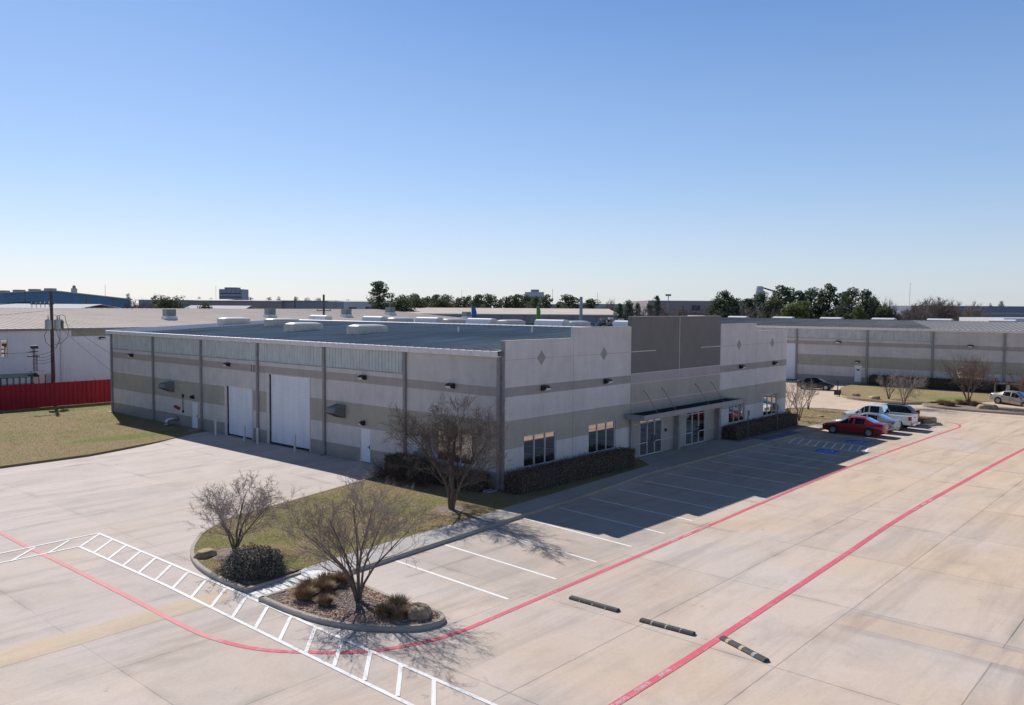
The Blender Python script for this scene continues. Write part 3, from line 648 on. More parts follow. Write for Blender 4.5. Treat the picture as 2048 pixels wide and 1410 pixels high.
def hood(y0,y1,z):
    g=MB(); pr=[(0,z+.45),(-.78,z+.28),(-.92,z+.02),(-.90,z-.02),(0,z-.42)]
    g.extr(pr,'y',y0,y1); o=g.build('vent_hood',M['hood'],W)
    g=MB()
    for k in range(6):
        t=k/6; x=-.88+t*.84; zz=z-.03-t*.37
        g.box(x,x+.05,y0+.03,y1-.03,zz-.04,zz-.012)
    g.build('vent_louver',M['dark'],o)
hood(13.65,14.65,3.03); hood(36.35,37.4,3.07)
g=MB()
for y in (24.35,24.7): g=MB(); g.box(-.008,-.001,y-.04,y+.04,4.98,5.52); g.build('number_digit',M['dark'],W)
g=MB(); g.path([(-.06,34.85,2.45),(-.06,34.85,1.2)],.025,6); g.box(-.1,0,34.75,34.95,2.35,2.6); g.box(-.1,0,34.78,34.93,1.1,1.3); g.build('conduit',M['dark'],W)
g=MB()
for dy in (-.28,0,.26): g.path([(-.01,35.8+dy,1.45+dy*.2),(-.16,35.8+dy,1.45+dy*.2)],.11,12)
g.path([(-.1,35.4,1.5),(-.1,36.2,1.4)],.045,8); g.build('fire_connection',M['red'],W)
g=MB(); g.path([(0,35.75,.55),(-.5,35.95,.55),(-.68,36.05,.5),(-.78,36.1,.36),(-.8,36.12,-.05)],.17,14); g.path([(-.42,35.92,.55),(-.47,35.94,.55)],.22,14); g.path([(-.795,36.115,.12),(-.797,36.117,.06)],.22,14); g.build('pipe_elbow',M['silverpipe'],W,smooth=True)
g=MB(); g.box(-.22,0,6.0,6.6,.9,1.55); g.box(-.18,0,6.75,7.0,.8,1.3); g.path([(-.1,6.3,1.55),(-.1,6.3,2.4)],.03,6); g.build('electrical_cabinet',M['hood'],W)
# roof
def roofmat(name,c1,c2,split):
    m,nt,b=newmat(name); P=pos(nt); x,y,z=sep(nt,P)
    f=noi(nt,mapped(nt,P,(.12,1.6,1)),1.0,6,.6); g=noi(nt,P,.15,4)
    cc=mixc(nt,ramp(nt,f,[(.3,0),(.7,1)]),tuple(v*.72 for v in c1),tuple(v*1.2 for v in c1))
    cc=mixc(nt,1.0,cc,ramp(nt,g,[(.3,.8),(.7,1.15)]),'MULTIPLY')
    k=mth(nt,'GREATER_THAN',mth(nt,'ADD',mth(nt,'MULTIPLY',y,split[0]),mth(nt,'MULTIPLY',x,split[1])),split[2])
    cc=mixc(nt,k,cc,c2); nt.links.new(cc,b.inputs['Base Color'])
    b.inputs['Roughness'].default_value=.75; b.inputs['Metallic'].default_value=0; b.inputs['Specular IOR Level'].default_value=.06
    return m
M['roof']=roofmat('standing_seam_roof',(.26,.31,.355),(.50,.54,.60),(1,.0,41.8))
def ribroof(name,mat,parent,prof,y0,y1,step,axis='y',h=.05):
    """metal roof: prof is the (x,z) line across the slope, ribs run along it"""
    g=MB(); n=len(prof)
    ys_=[]; y=y0
    while y<y1-.01:
        ys_+= [(y,0),(y+step*.84,0),(y+step*.88,h),(y+step*.96,h)]; y+=step
    ys_=[q for q in ys_ if q[0]<=y1]+[(y1,0)]
    for (yy,d) in ys_:
        for (x,z) in prof: g.v.append((x,yy,z+d) if axis=='y' else (yy,x,z+d))
    for i in range(len(ys_)-1):
        for k in range(n-1): g.f.append((i*n+k,(i+1)*n+k,(i+1)*n+k+1,i*n+k+1))
    return g.build(name,mat,parent,fix=False)
ribroof('roof',M['roof'],W,[(-.34,7.44),(18.1,8.3),(36.5,7.44)],.24,BL+.2,.6)
g=MB(); g.extr([(17.8,8.33),(18.1,8.37),(18.4,8.33),(18.4,8.28),(17.8,8.28)],'y',.3,BL+.2); g.build('ridge_cap',M['gutter'],W)
g=MB(); g.add([(-.36,BL+.21,7.3),(18.1,BL+.21,8.15),(36.5,BL+.21,7.3),(36.5,BL+.21,7.5),(18.1,BL+.21,8.36),(-.36,BL+.21,7.5)],[(0,1,4,5),(1,2,3,4)]); g.build('rake_trim',M['gutter'],W)
def rz_(x): return 7.44+(min(x,36.2-x)+.34)*.0466
def skylight(parent,x,y,lx=2.75,ly=1.35,h=.56,z=None,dome='dome',curb='skyw'):
    z=rz_(x+lx/2) if z is None else z
    g=MB(); g.box(x,x+lx,y,y+ly,z-.12,z+h); g.box(x-.03,x+lx+.03,y-.03,y+ly+.03,z+h*.55,z+h*.62)
    o=g.build('skylight',M[curb],parent)
    g=MB(); nx,ny_=10,6
    for i in range(nx+1):
        for j in range(ny_+1):
            u,v=i/nx*2-1,j/ny_*2-1
            g.v.append((x+lx/2+u*(lx/2+.04),y+ly/2+v*(ly/2+.04),z+h+.015+.13*(1-abs(u)**6)**.6*(1-abs(v)**2.5)**.7))
    for i in range(nx):
        for j in range(ny_): a=i*(ny_+1)+j; g.f.append((a,a+ny_+1,a+ny_+2,a+1))
    g.box(x-.05,x+lx+.05,y-.05,y+ly+.05,z+h-.03,z+h+.012)
    g.build('skylight_dome',M[dome],o,fix=False,smooth=False)
for x,y in ((8.9,44.0),(9.4,36.6),(5.3,27.2),(5.15,18.9)): skylight(W,x,y)
def vent_box(x,y,ly=3.0):
    z=rz_(x)
    g=MB(); g.extr([(x-.5,z-.1),(x-.5,z+.42),(x-.42,z+.6),(x-.2,z+.68),(x+.2,z+.68),(x+.42,z+.6),(x+.5,z+.42),(x+.5,z-.1)],'y',y,y+ly)
    o=g.build('roof_vent',M['white'],W)
    g=MB(); g.box(x-.46,x+.46,y-.02,y,z-.05,z+.5); g.build('vent_louver',M['skyw'],o)
for y in (46.2,36.8,28.6,21.6,13.4): vent_box(22.6,y)
for x,y in ((24.5,37.5),(24.5,29.5),(24.5,21.8),(24.2,14.0)): skylight(W,x,y)
vent_box(21.6,2.0,5.6)
for x,y in ((10.0,13.5),(12.3,8.45)):
    g=MB(); g.path([(x,y,rz_(x)-.1),(x,y,rz_(x)+.42)],.05,8); g.build('vent_pipe',M['white'],W)
# bollards and splash blocks
proto=None
BOL='upright concrete-filled steel bollard '
for i,(x,y,l) in enumerate([(-.75,28.5,'left of the small overhead door'),(-.75,24.5,'right of the small overhead door'),(-.75,22.75,'left of the tall overhead door'),(-.75,18.2,'right of the tall overhead door')]):
    z=lot_z(x,y)
    if proto is None:
        proto=thing('bollard',BOL+l,'bollard',(x,y,z),0,'bollards beside the overhead doors')
        g=MB(); g.path([(0,0,-.1),(0,0,1.12)],.085,16); g.build('post',M['bollard'],proto,local=True)
        g=MB(); g.path([(0,0,1.12),(0,0,1.15),(0,0,1.175)],[.085,.07,.02],16); g.build('cap',M['white'],proto,local=True)
    else: copy_tree(proto,None,(x,y,z),label=BOL+l)
for i,(y,l) in enumerate([(.36,'at the building front corner'),(31.85,'beside the white side door')]):
    g=MB(); g.box(-1.05,-.38,y-.2,y-.13,0,.1); g.box(-1.05,-.38,y+.13,y+.2,0,.1); g.box(-1.05,-.38,y-.13,y+.13,0,.04)
    tag(g.build('splash_block',M['stop'],loc=(-.7,y,0)),'small concrete splash block under the downspout '+l,'splash block',group='splash blocks')
# ------------------------------------------------------------------ right-hand warehouse
FX=79.5
F=thing('warehouse','grey tan-banded warehouse across the road, its long wall facing the parked cars','warehouse',(FX,0,0))
fop=[(17.0,21.5,0,5.05),(8.2,9.2,.3,2.42),(-6.0,-3.07,1.2,2.9)]
g=MB(); wall_cells(g,'x',FX,-16.2,47.3,-.2,5.85,fop,.15,1); wall_cells(g,'x',FX,-16.2,-.3,5.85,7.35,[],0,1); g.add([(FX,-16.2,-.2),(FX+36,-16.2,-.2),(FX+36,-16.2,7.35),(FX+18,-16.2,8.2),(FX,-16.2,7.35)],[(0,1,2,3,4)]); g.build('wall',M['side'],F)
FY=[-15.9,-8.15,-.32,7.58,17.0,24.6,32.2,39.8,47.1]
for k in range(2,8):
    a,b=FY[k]+.1,FY[k+1]-.1; n=int((b-a)/.3); st=(b-a)/n; prof=[]
    for i in range(n):
        u=a+i*st; prof+=[(u,.0),(u+st*.62,.0),(u+st*.70,-.045),(u+st*.92,-.045)]
    prof.append((b,0)); g=MB(); g.v=[(FX+.02+d,u,z) for u,d in prof for z in (5.87,7.32)]; g.f=[(2*i,2*i+1,2*i+3,2*i+2) for i in range(len(prof)-1)]
    g.build('clerestory_panel',M['clerestory'],F,fix=False)
g=MB(); g.box(FX-.05,FX+.03,-.3,47.3,5.825,5.86); g.build('drip_flashing',M['cap'],F)
for y in FY:
    g=MB(); g.box(FX-.16,FX-.002,y-.12,y+.12,.1,7.15); g.build('downspout',M['spout'],F)
g=MB(); g.extr([(FX-.36,7.14),(FX-.38,7.42),(FX-.33,7.43),(FX-.03,7.2),(FX-.03,7.14)],'y',-16.4,47.5); g.build('gutter',M['gutter'],F)
M['roof2']=roofmat('grey_metal_roof',(.20,.205,.22),(.33,.325,.33),(-1,.42,33.6))
ribroof('roof',M['roof2'],F,[(FX-.34,7.42),(FX+18,8.25),(FX+36.3,7.42)],-16.4,47.5,.6)
g=MB(); g.box(FX+.1,FX+.13,17.0,21.5,.1,5.05); o=g.build('overhead_door',M['doorw'],F)
g=MB(); g.box(FX+.05,FX+.12,8.25,9.15,.3,2.38); o=g.build('entry_door',M['doorw'],F); g=MB(); g.box(FX+.03,FX+.05,8.5,8.85,1.75,1.95); g.build('door_sign',M['dark'],o)
window(F,'x',FX,fop[2])
for y in (11.33,-4.55): wall_light(F,FX-.002,y,5.45,'-x',.6)
wall_light(F,FX-.002,8.75,2.9,'-x',.45)
for k,(a,b) in enumerate(((40.8,44),(33,36.2),(25.1,28.3),(17.4,20.6),(9.6,12.8),(1.9,5.1),(-6,-2.8))):
    g=MB(); g.extr([(FX+17.4,8.1),(FX+17.3,8.36),(FX+17.5,8.5),(FX+18,8.56),(FX+18.5,8.5),(FX+18.7,8.36),(FX+18.6,8.1)],'y',a,b); o=g.build('ridge_vent',M['white'],F)
    g=MB(); g.box(FX+17.28,FX+17.32,a+.05,b-.05,8.15,8.34); g.build('vent_louver',M['cap'],o)
# ------------------------------------------------------------------ left white warehouse
WY=65.4
B=thing('warehouse','white walled warehouse with broad pale tan metal roof behind the red fence','warehouse',(0,WY,0))
M['cream']=pmat('white_wall_panel',(.82,.81,.81),.75,var=.04,scale=.6,streak=.15)
M['tanroof']=pmat('pale_tan_roof',(.60,.53,.485),.9,0,var=.08,scale=.25,spec=.0)
M['paleroof']=pmat('pale_white_roof',(.66,.65,.66),.9,var=.05,scale=.2,spec=.0)
g=MB(); wall_cells(g,'y',WY,-90,73.3,-.2,7.2,[(-3.67,-3.03,4.33,6.18),(-9.5,-8.86,4.33,6.18)],.12,1); g.add([(73.3,WY,-.2),(73.3,130,-.2),(73.3,130,7.2),(73.3,98,9.1),(73.3,WY,7.2)],[(0,1,2,3,4)]); g.build('wall',M['cream'],B)
ribroof('roof',M['tanroof'],B,[(WY-.25,7.22),(100,9.22),(135,7.2)],-92,73.6,.75,'x',.04)
g=MB(); g.extr([(WY-.3,7.02),(WY-.32,7.27),(WY-.26,7.28),(WY-.02,7.1),(WY-.02,7.02)],'x',-92,73.6); g.build('gutter',M['spout'],B)
M['tanpanel']=pmat('translucent_tan_panel',(.36,.33,.25),.6,var=.12,scale=1.2,streak=.3)
g=MB(); 
for k in range(5): g.box(3.15+k*.9,4.03+k*.9,WY-.03,WY-.004,6.35,7.0)
g.build('clerestory_panel',M['tanpanel'],B)
window(B,'y',WY,(-3.67,-3.03,4.33,6.18),1); window(B,'y',WY,(-9.5,-8.86,4.33,6.18),1)
g=MB(); g.box(2.0,2.2,WY-.12,WY,.0,7.0); g.build('downspout',M['frame'],B)
wall_light(B,6.31,WY-.002,6.1,'-y',.55)
M['acgrey']=pmat('cooler_housing',(.22,.265,.26),.6,.2,var=.12)
def cooler(x,y,z,s=1.0,name='roof_cooler'):
    g=MB(); g.add([(x-.85*s,y-.85*s,z-.3),(x+.85*s,y-.85*s,z-.3),(x+.85*s,y+.85*s,z-.3),(x-.85*s,y+.85*s,z-.3),(x-.72*s,y-.72*s,z+.42*s),(x+.72*s,y-.72*s,z+.42*s),(x+.72*s,y+.72*s,z+.42*s),(x-.72*s,y+.72*s,z+.42*s)],[(0,1,5,4),(1,2,6,5),(2,3,7,6),(3,0,4,7),(4,5,6,7)])
    o=g.build('cooler_curb',M['white'],B)
    g=MB(); g.box(x-.62*s,x+.62*s,y-.62*s,y+.62*s,z+.44*s,z+1.35*s); 
    for k in range(5): g.box(x-.55*s,x+.55*s,y-.66*s,y-.62*s,z+(.55+k*.15)*s,z+(.62+k*.15)*s)
    g.build('cooler_cabinet',M['acgrey'],o)
for x,y,s in ((19.8,77,1.0),(36.5,79.5,.95),(50.5,79.5,.95),(63.5,84,1.0),(72.5,74,.9)): cooler(x,y,7.22+(y-65.2)*.0575,s)
# ------------------------------------------------------------------ red fence
FE=thing('red_fence','dark red corrugated metal fence between the lawn and the white warehouse','fence',(-6,56.1,0))
M['fred']=pmat('red_fence_paint',(.30,.012,.026),.8,var=.12,scale=.8,streak=.3)
g=MB(); n=int(76/.42); pr=[]
for i in range(n):
    u=-70+i*.42; pr+=[(u,0),(u+.24,0),(u+.28,.05),(u+.38,.05)]
g.v=[(u,56.1+d,z) for u,d in pr for z in (.02,2.3)]; g.f=[(2*i,2*i+1,2*i+3,2*i+2) for i in range(len(pr)-1)]
g.build('fence_panel',M['fred'],FE,fix=False)
for i in range(40):
    x=5.5-i*1.85
    g=MB(); g.path([(x,56.28,-.2),(x,56.28,2.5)],.04,6); g.build('fence_post',M['spout'],FE)
g=MB(); g.box(-70,3.2,56.2,56.26,1.9,1.97); g.box(-70,3.2,56.2,56.26,.5,.57); g.build('fence_rail',M['spout'],FE)
# ------------------------------------------------------------------ utility pole
def wire(g,a,b,sag,r=.012,n=10):
    a,b=Vector(a),Vector(b); pts=[]
    for i in range(n+1):
        t=i/n; p_=a.lerp(b,t); p_.z-=sag*4*t*(1-t); pts.append(p_)
    g.path(pts,r,4,False)
PX_,PY_=-.35,61
U=thing('utility_pole','wooden utility pole carrying three grey transformers in front of the white warehouse','utility pole',(PX_,PY_,0))
M['pole']=pmat('pole_wood',(.10,.075,.065),.9,var=.3,scale=2)
M['tank']=pmat('transformer_paint',(.40,.44,.44),.5,.1,var=.08)
g=MB(); g.path([(PX_,PY_,-.2),(PX_-.02,PY_,11.1)],[.2,.14],12); g.build('pole_shaft',M['pole'],U)
for i,(dx,dy) in enumerate(((-.42,-.18),(.42,-.22),(.8,.28))):
    x,y=PX_+dx,PY_+dy
    g=MB(); g.path([(x,y,7.25),(x,y,7.3),(x,y,8.2),(x,y,8.28)],[.26,.3,.3,.22],14); t=g.build('transformer',M['tank'],U,smooth=False)
    g=MB(); g.path([(x,y,8.25),(x,y,8.7)],[.07,.03],8); g.build('bushing',M['spout'],t)
    if i==2:
        g=MB()
        for k in range(9): g.box(x-.3+k*.07,x-.28+k*.07,y-.36,y-.24,7.3,8.15)
        g.build('cooling_fin',M['hood'],t)
g=MB(); g.box(PX_-2.0,PX_+.15,PY_-.2,PY_-.1,9.75,9.87); ca=g.build('crossarm',M['pole'],U)
for k in range(5):
    x=PX_-1.9+k*.4; g=MB(); g.path([(x,PY_-.15,9.87),(x,PY_-.15,10.05)],.05,8); g.path([(x,PY_-.25,9.75),(x,PY_-.25,9.45)],.045,8); g.build('insulator',M['lens'],ca)
g=MB(); g.path([(PX_+.5,PY_-.2,8.6),(PX_+.9,PY_-.1,8.75),(PX_+1.25,PY_,8.6),(PX_+1.35,PY_,7.9),(PX_+1.6,PY_,7.2),(PX_+1.4,PY_,6.4),(PX_+.9,PY_,5.9),(PX_+.2,PY_,5.7)],.025,5)
g.path([(PX_-.5,PY_-.2,7.25),(PX_-.75,PY_,6.7),(PX_-.6,PY_,5.9),(PX_,PY_-.2,5.4)],.025,5)
g.path([(PX_+.3,PY_-.2,7.25),(PX_+.6,PY_-.2,6.2),(PX_+.2,PY_-.2,5.3)],.025,5)
for k,z in enumerate((5.2,4.8,4.5,4.2)): wire(g,(PX_,PY_-.2,z),(-1.95,61.4,4.9-k*.3),.25,.02)
g.build('cable',M['black'],U)
g=MB()
for k in range(4): wire(g,(PX_-1.9+k*.4,PY_-.15,10.05),(-45,52+k*.4,11),1.2,.012)
wire(g,(PX_,PY_-.2,9.2),(-45,54,9.4),1.3,.012); wire(g,(PX_,PY_,8.9),(9.5,63.5,2.2),.1,.012); wire(g,(PX_,PY_,8.2),(6.5,62.5,2.2),.1,.012)
wire(g,(-1.95,61.4,5.0),(-40,60,5.6),.5,.012)
g.build('overhead_wire',M['black'],U)
S=thing('service_mast','short conduit mast with cable fittings and a pale meter cabinet beside the utility pole','service mast',(-1.95,61.4,0))
g=MB(); g.path([(-1.95,61.4,0),(-1.95,61.4,5.6)],.11,10); g.path([(-1.7,61.4,0),(-1.7,61.4,4.8)],.07,8); g.build('mast_pipe',M['spout'],S)
g=MB(); g.box(-2.6,-1.5,61.2,61.35,4.55,4.68); g.box(-2.5,-1.6,61.2,61.35,5.0,5.1); g.box(-2.2,-1.6,61.2,61.6,5.35,5.65); g.build('cable_bracket',M['dark'],S)
g=MB(); g.box(-2.3,-1.15,61.0,61.6,-.1,3.1); g.build('meter_cabinet',M['frame'],S)
g=MB(); g.box(-1.05,-.5,61.0,61.6,-.1,2.75); g.build('switch_box',M['tank'],S)
CG=thing('storage_cage','green steel mesh storage cage behind the left end of the red fence','cage',(-4.3,60,0))
M['cageg']=pmat('cage_steel',(.05,.075,.065),.9,0,spec=0)
g=MB()
for x in [-6.8+.55*i for i in range(9)]: g.box(x,x+.05,59.0,59.05,0,2.75); g.box(x,x+.05,61.0,61.05,0,2.75)
for z in (2.7,1.9,1.1): g.box(-6.8,-2.35,59.0,59.05,z,z+.05); g.box(-6.8,-2.35,61.0,61.05,z,z+.05); g.box(-2.4,-2.35,59,61,z,z+.05)
g.build('cage_frame',M['cageg'],CG)
g=MB(); g.add([(-6.9,58.9,2.78),(-2.3,58.9,2.78),(-2.3,61.1,2.78),(-6.9,61.1,2.78),(-6.9,60,3.05),(-2.3,60,3.05)],[(0,1,5,4),(4,5,2,3)]); g.build('cage_roof',M['cageg'],CG)
# ------------------------------------------------------------------ cars
def carmat(name,c,metal=.3,rough=.28):
    m,nt,b=newmat(name); v=N(nt,'ShaderNodeTexCoord').outputs['Object']
    f=noi(nt,v,2.5,4); cc=mixc(nt,1.0,c+(1,),ramp(nt,f,[(.3,.93),(.7,1.05)]),'MULTIPLY')
    z=sep(nt,v)[2]; dirt=ramp(nt,z,[(.2,1),(.5,0)]); cc=mixc(nt,mth(nt,'MULTIPLY',dirt,.3),cc,(.12,.10,.085))
    nt.links.new(cc,b.inputs['Base Color']); b.inputs['Roughness'].default_value=rough; b.inputs['Metallic'].default_value=metal; b.inputs['Coat Weight'].default_value=.6; b.inputs['Coat Roughness'].default_value=.08
    return m
M['headl']=pmat('headlight_lens',(.7,.7,.68),.12,.3); M['tail']=pmat('tail_light',(.35,.02,.03),.2); M['chrome']=pmat('chrome',(.6,.6,.6),.15,.9)
M['plate']=pmat('number_plate',(.6,.62,.6),.5); M['rim']=pmat('alloy_rim',(.42,.42,.43),.3,.7)
def wheel(root,x,y,r=.33,w=.22,side=1):
    g=MB(); n=24; y0,y1=y-w/2,y+w/2
    pr=[(r*.62,y0),(r*.93,y0),(r,y0+.03),(r,y1-.03),(r*.93,y1),(r*.62,y1)]
    for (rr,yy) in pr:
        for k in range(n): t=2*math.pi*k/n; g.v.append((x+rr*math.cos(t),yy,r+rr*math.sin(t)))
    for a in range(len(pr)-1):
        for k in range(n): g.f.append((a*n+k,a*n+(k+1)%n,(a+1)*n+(k+1)%n,(a+1)*n+k))
    g.path([(x,y0+.05,r),(x,y1-.05,r)],r*.63,n)
    t=g.build('wheel',M['black'],root,local=True)
    g=MB(); yo=y+side*(w/2+.006)
    for k in range(9):
        a=2*math.pi*k/9; ca,sa=math.cos(a),math.sin(a); b0,b1=.03,.055
        g.add([(x+ca*.05-sa*b0,yo,r+sa*.05+ca*b0),(x+ca*.05+sa*b0,yo,r+sa*.05-ca*b0),(x+ca*r*.62+sa*b1,yo+side*.008,r+sa*r*.62-ca*b1),(x+ca*r*.62-sa*b1,yo+side*.008,r+sa*r*.62+ca*b1)],[(0,1,2,3)])
    for k in range(n):
        a,b=2*math.pi*k/n,2*math.pi*(k+1)/n
        g.add([(x+math.cos(q)*r*f,yo+side*.006,r+math.sin(q)*r*f) for q,f in ((a,.57),(b,.57),(b,.68),(a,.68))],[(0,1,2,3)])
    g.path([(x,yo-.01,r),(x,yo+side*.012,r)],.05,10)
    g.build('rim',M['rim'],t,local=True)
def loft_car(name,label,loc,rz,paint,st,glass_side,wind,rear,L,wheels=(1.4,-1.38),r=.33,hw=.9,tilt=0,group=None,cat='car',extra=None):
    root=thing(name,label,cat,loc,rz,group); root.rotation_euler=(0,tilt,rz)
    # stations: x, half width, zbottom, zbelt, wr, zr   (front first)
    rings=[]
    for (x,w,zb,zs,wr,zr) in st:
        half=[(0,zb),(w*.80,zb),(w*.955,zb+.10),(w,zb+(zs-zb)*.55),(w*.975,zs-.03),(w*.95,zs+.0),(wr,zr-.055 if zr-zs>.2 else zr-.01),(wr*.88,zr),(0,zr+.025)]
        rings.append([(x,y,z) for y,z in half]+[(x,-y,z) for y,z in reversed(half[1:-1])])
    n=len(rings[0]); H=9
    def jj(j): return j, (j+1)%n
    body=MB(); body.v=[q for rg in rings for q in rg]
    gl=MB(); ws=MB(); rw=MB()
    for i in range(len(rings)-1):
        for j in range(n):
            a,b=jj(j); quad=[rings[i][a],rings[i][b],rings[i+1][b],rings[i+1][a]]
            isside=j in (5,n-6); iscen=j in (7,8) 
            body.f.append((i*n+a,i*n+b,(i+1)*n+b,(i+1)*n+a))
            def inset(q,k,out):
                c=sum((Vector(v) for v in q),Vector())/4
                nn=(Vector(q[1])-Vector(q[0])).cross(Vector(q[3])-Vector(q[0]))
                if nn.length<1e-6: nn=(Vector(q[2])-Vector(q[1])).cross(Vector(q[3])-Vector(q[1]))
                nn.normalize(); 
                ref=Vector((c.x*.0,c.y,c.z-.7))
                if nn.dot(ref)<0: nn=-nn
                return [tuple(c+(Vector(v)-c)*k+nn*out) for v in q]
            if isside and i in glass_side: MB().add(inset(quad,.93,.006),[(0,1,2,3)]).build('side_window',M['carglass'],root,local=True)
            if iscen and i in wind: ws.add(inset(quad,.985,.007),[(0,1,2,3)])
            if iscen and i in rear: rw.add(inset(quad,.97,.007),[(0,1,2,3)])
    body.f.append(tuple(range(n))); body.f.append(tuple((len(rings)-1)*n+k for k in range(n)))
    bo=body.build('body',paint,root,local=True,smooth=True)
    try:
        me=bo.data
        for e_ in me.edges: pass
        me.set_sharp_from_angle(angle=R(38))
    except Exception: pass
    if ws.f: ws.build('windscreen',M['carglass'],root,local=True)
    if rw.f: rw.build('rear_window',M['carglass'],root,local=True)
    for x in wheels:
        for s in (1,-1):
            g=MB(); g.path([(x,s*(hw-.10),r+.01),(x,s*(hw+.004),r+.01)],r*1.17,26); g.build('wheel_arch',M['black'],root,local=True)
            wheel(root,x,s*(hw-.098),r,.21,s)
    return root
def sedan(label,loc,rz,paint,tilt=0,L=2.4,hw=.9,roof=1.43,deck=1.05,name='parked_car',hatch=False):
    k=L/2.4
    if hatch:
        st=[(2.25*k,.60*hw,.33,.58,.45*hw,.62),(2.15*k,.88*hw,.22,.66,.7*hw,.72),(1.75*k,.97*hw,.19,.78,.74*hw,.84),(1.25*k,hw,.18,.86,.78*hw,.96),(.45*k,hw,.18,.92,.70*hw,1.36),(.05*k,hw,.18,.94,.69*hw,roof),(-.35*k,hw,.18,.95,.69*hw,roof),(-.45*k,hw,.18,.95,.69*hw,roof),(-1.05*k,hw,.18,.97,.67*hw,roof-.06),(-1.2*k,hw,.18,.97,.66*hw,roof-.10),(-1.95*k,.97*hw,.2,.98,.66*hw,1.14),(-2.15*k,.93*hw,.24,.95,.7*hw,1.05),(-2.25*k,.75*hw,.34,.85,.6*hw,.90)]
        gs,wd,rr=(3,4,5,7,8),(3,),(9,)
    else:
        st=[(2.4*k,.55*hw,.34,.60,.42*hw,.64),(2.32*k,.82*hw,.24,.66,.66*hw,.71),(2.0*k,.96*hw,.20,.74,.78*hw,.80),(1.5*k,.99*hw,.19,.82,.80*hw,.88),(1.02*k,hw,.18,.89,.80*hw,.96),(.22*k,hw,.18,.92,.70*hw,roof-.02),(-.12*k,hw,.18,.93,.70*hw,roof),(-.22*k,hw,.18,.93,.70*hw,roof),(-.82*k,hw,.18,.95,.69*hw,roof-.03),(-.98*k,hw,.18,.95,.68*hw,roof-.06),(-1.70*k,.99*hw,.2,.97,.74*hw,deck),(-2.15*k,.95*hw,.22,.95,.74*hw,deck-.02),(-2.34*k,.88*hw,.28,.88,.68*hw,deck-.08),(-2.42*k,.70*hw,.36,.80,.5*hw,.86)]
        gs,wd,rr=(4,5,7,8),(4,),(9,)
    root=loft_car(name,label,loc,rz,paint,st,gs,wd,rr,L,wheels=(1.42*k,-1.36*k),hw=hw,tilt=tilt,group='cars parked around the lot')
    xf=2.3*k if not hatch else 2.1*k; xr=-2.36*k if not hatch else -2.2*k
    for s in (1,-1):
        g=MB(); g.add([(xf-.0,s*.45*hw,.58),(xf-.02,s*.45*hw,.70),(xf-.30,s*.86*hw,.73),(xf-.22,s*.90*hw,.60),(xf+.06,s*.5*hw,.60),(xf+.03,s*.48*hw,.70),(xf-.22,s*.90*hw,.735),(xf-.14,s*.93*hw,.61)],[(4,5,6,7),(0,4,7,3),(1,5,6,2),(0,1,5,4),(3,2,6,7)]); g.build('headlight',M['headl'],root,local=True)
        g=MB(); g.add([(xr+.02,s*.40*hw,.74),(xr+.0,s*.40*hw,.92),(xr+.22,s*.93*hw,.95),(xr+.20,s*.95*hw,.76),(xr-.03,s*.42*hw,.75),(xr-.05,s*.42*hw,.91),(xr+.12,s*.955*hw,.94),(xr+.12,s*.965*hw,.77)],[(4,5,6,7),(0,4,7,3),(1,5,6,2),(3,2,6,7)]); g.build('tail_light',M['tail'],root,local=True)
        g=MB(); g.obox((.80*k,s*(hw+.07),.93),(.12,.2,.13)); g.build('wing_mirror',paint,root,local=True)
        g=MB()
        for x in (.98*k,-.17*k,-1.05*k): g.box(x-.008,x+.008,min(s*(hw-.02),s*(hw+.004)),max(s*(hw-.02),s*(hw+.004)),.34,.90)
        g.build('door_gap',M['black'],root,local=True)
        g=MB()
        for x in (.0*k,-.95*k): g.box(x-.1,x+.1,min(s*(hw-.02),s*(hw+.012)),max(s*(hw-.02),s*(hw+.012)),.83,.86)
        g.build('door_handle',paint,root,local=True)
    g=MB(); g.box(xr-.075,xr-.0,-.26,.26,.66 if not hatch else .6,.79 if not hatch else .73); g.build('number_plate',M['plate'],root,local=True)
    g=MB(); g.box(xf+.02,xf+.11,-.42,.42,.36,.50); g.build('grille',M['black'],root,local=True)
    return root
HN=R(90)   # nose towards the building
sedan('bright red four-door sedan parked nose-in, nearest of the parked row',(34.95,-6.3,ZL),HN,carmat('red_paint',(.32,.012,.02)),deck=1.07,roof=1.44)
sedan('silver grey sedan parked between the red sedan and the white pickup',(37.75,-6.35,ZL),HN,carmat('silver_paint',(.40,.41,.43),.6),roof=1.46,deck=1.08)
sedan('dark green-black hatchback stopped on the drive beside the far warehouse',(69.6,10.4,ZL),R(-80),carmat('black_paint',(.012,.016,.018),.2),hatch=True,L=2.3,hw=.88,roof=1.48)
sedan('champagne silver sedan seen from the side, nosing down the ramp at the right edge',(65.9,-11.9,-.02),R(-110),carmat('champagne_paint',(.50,.455,.39),.5),tilt=R(4.6),roof=1.46)
sedan('white car almost hidden behind the champagne sedan at the right edge',(70.2,-15.0,.08),R(-110),carmat('white_paint_car',(.72,.73,.75),.0),roof=1.45)
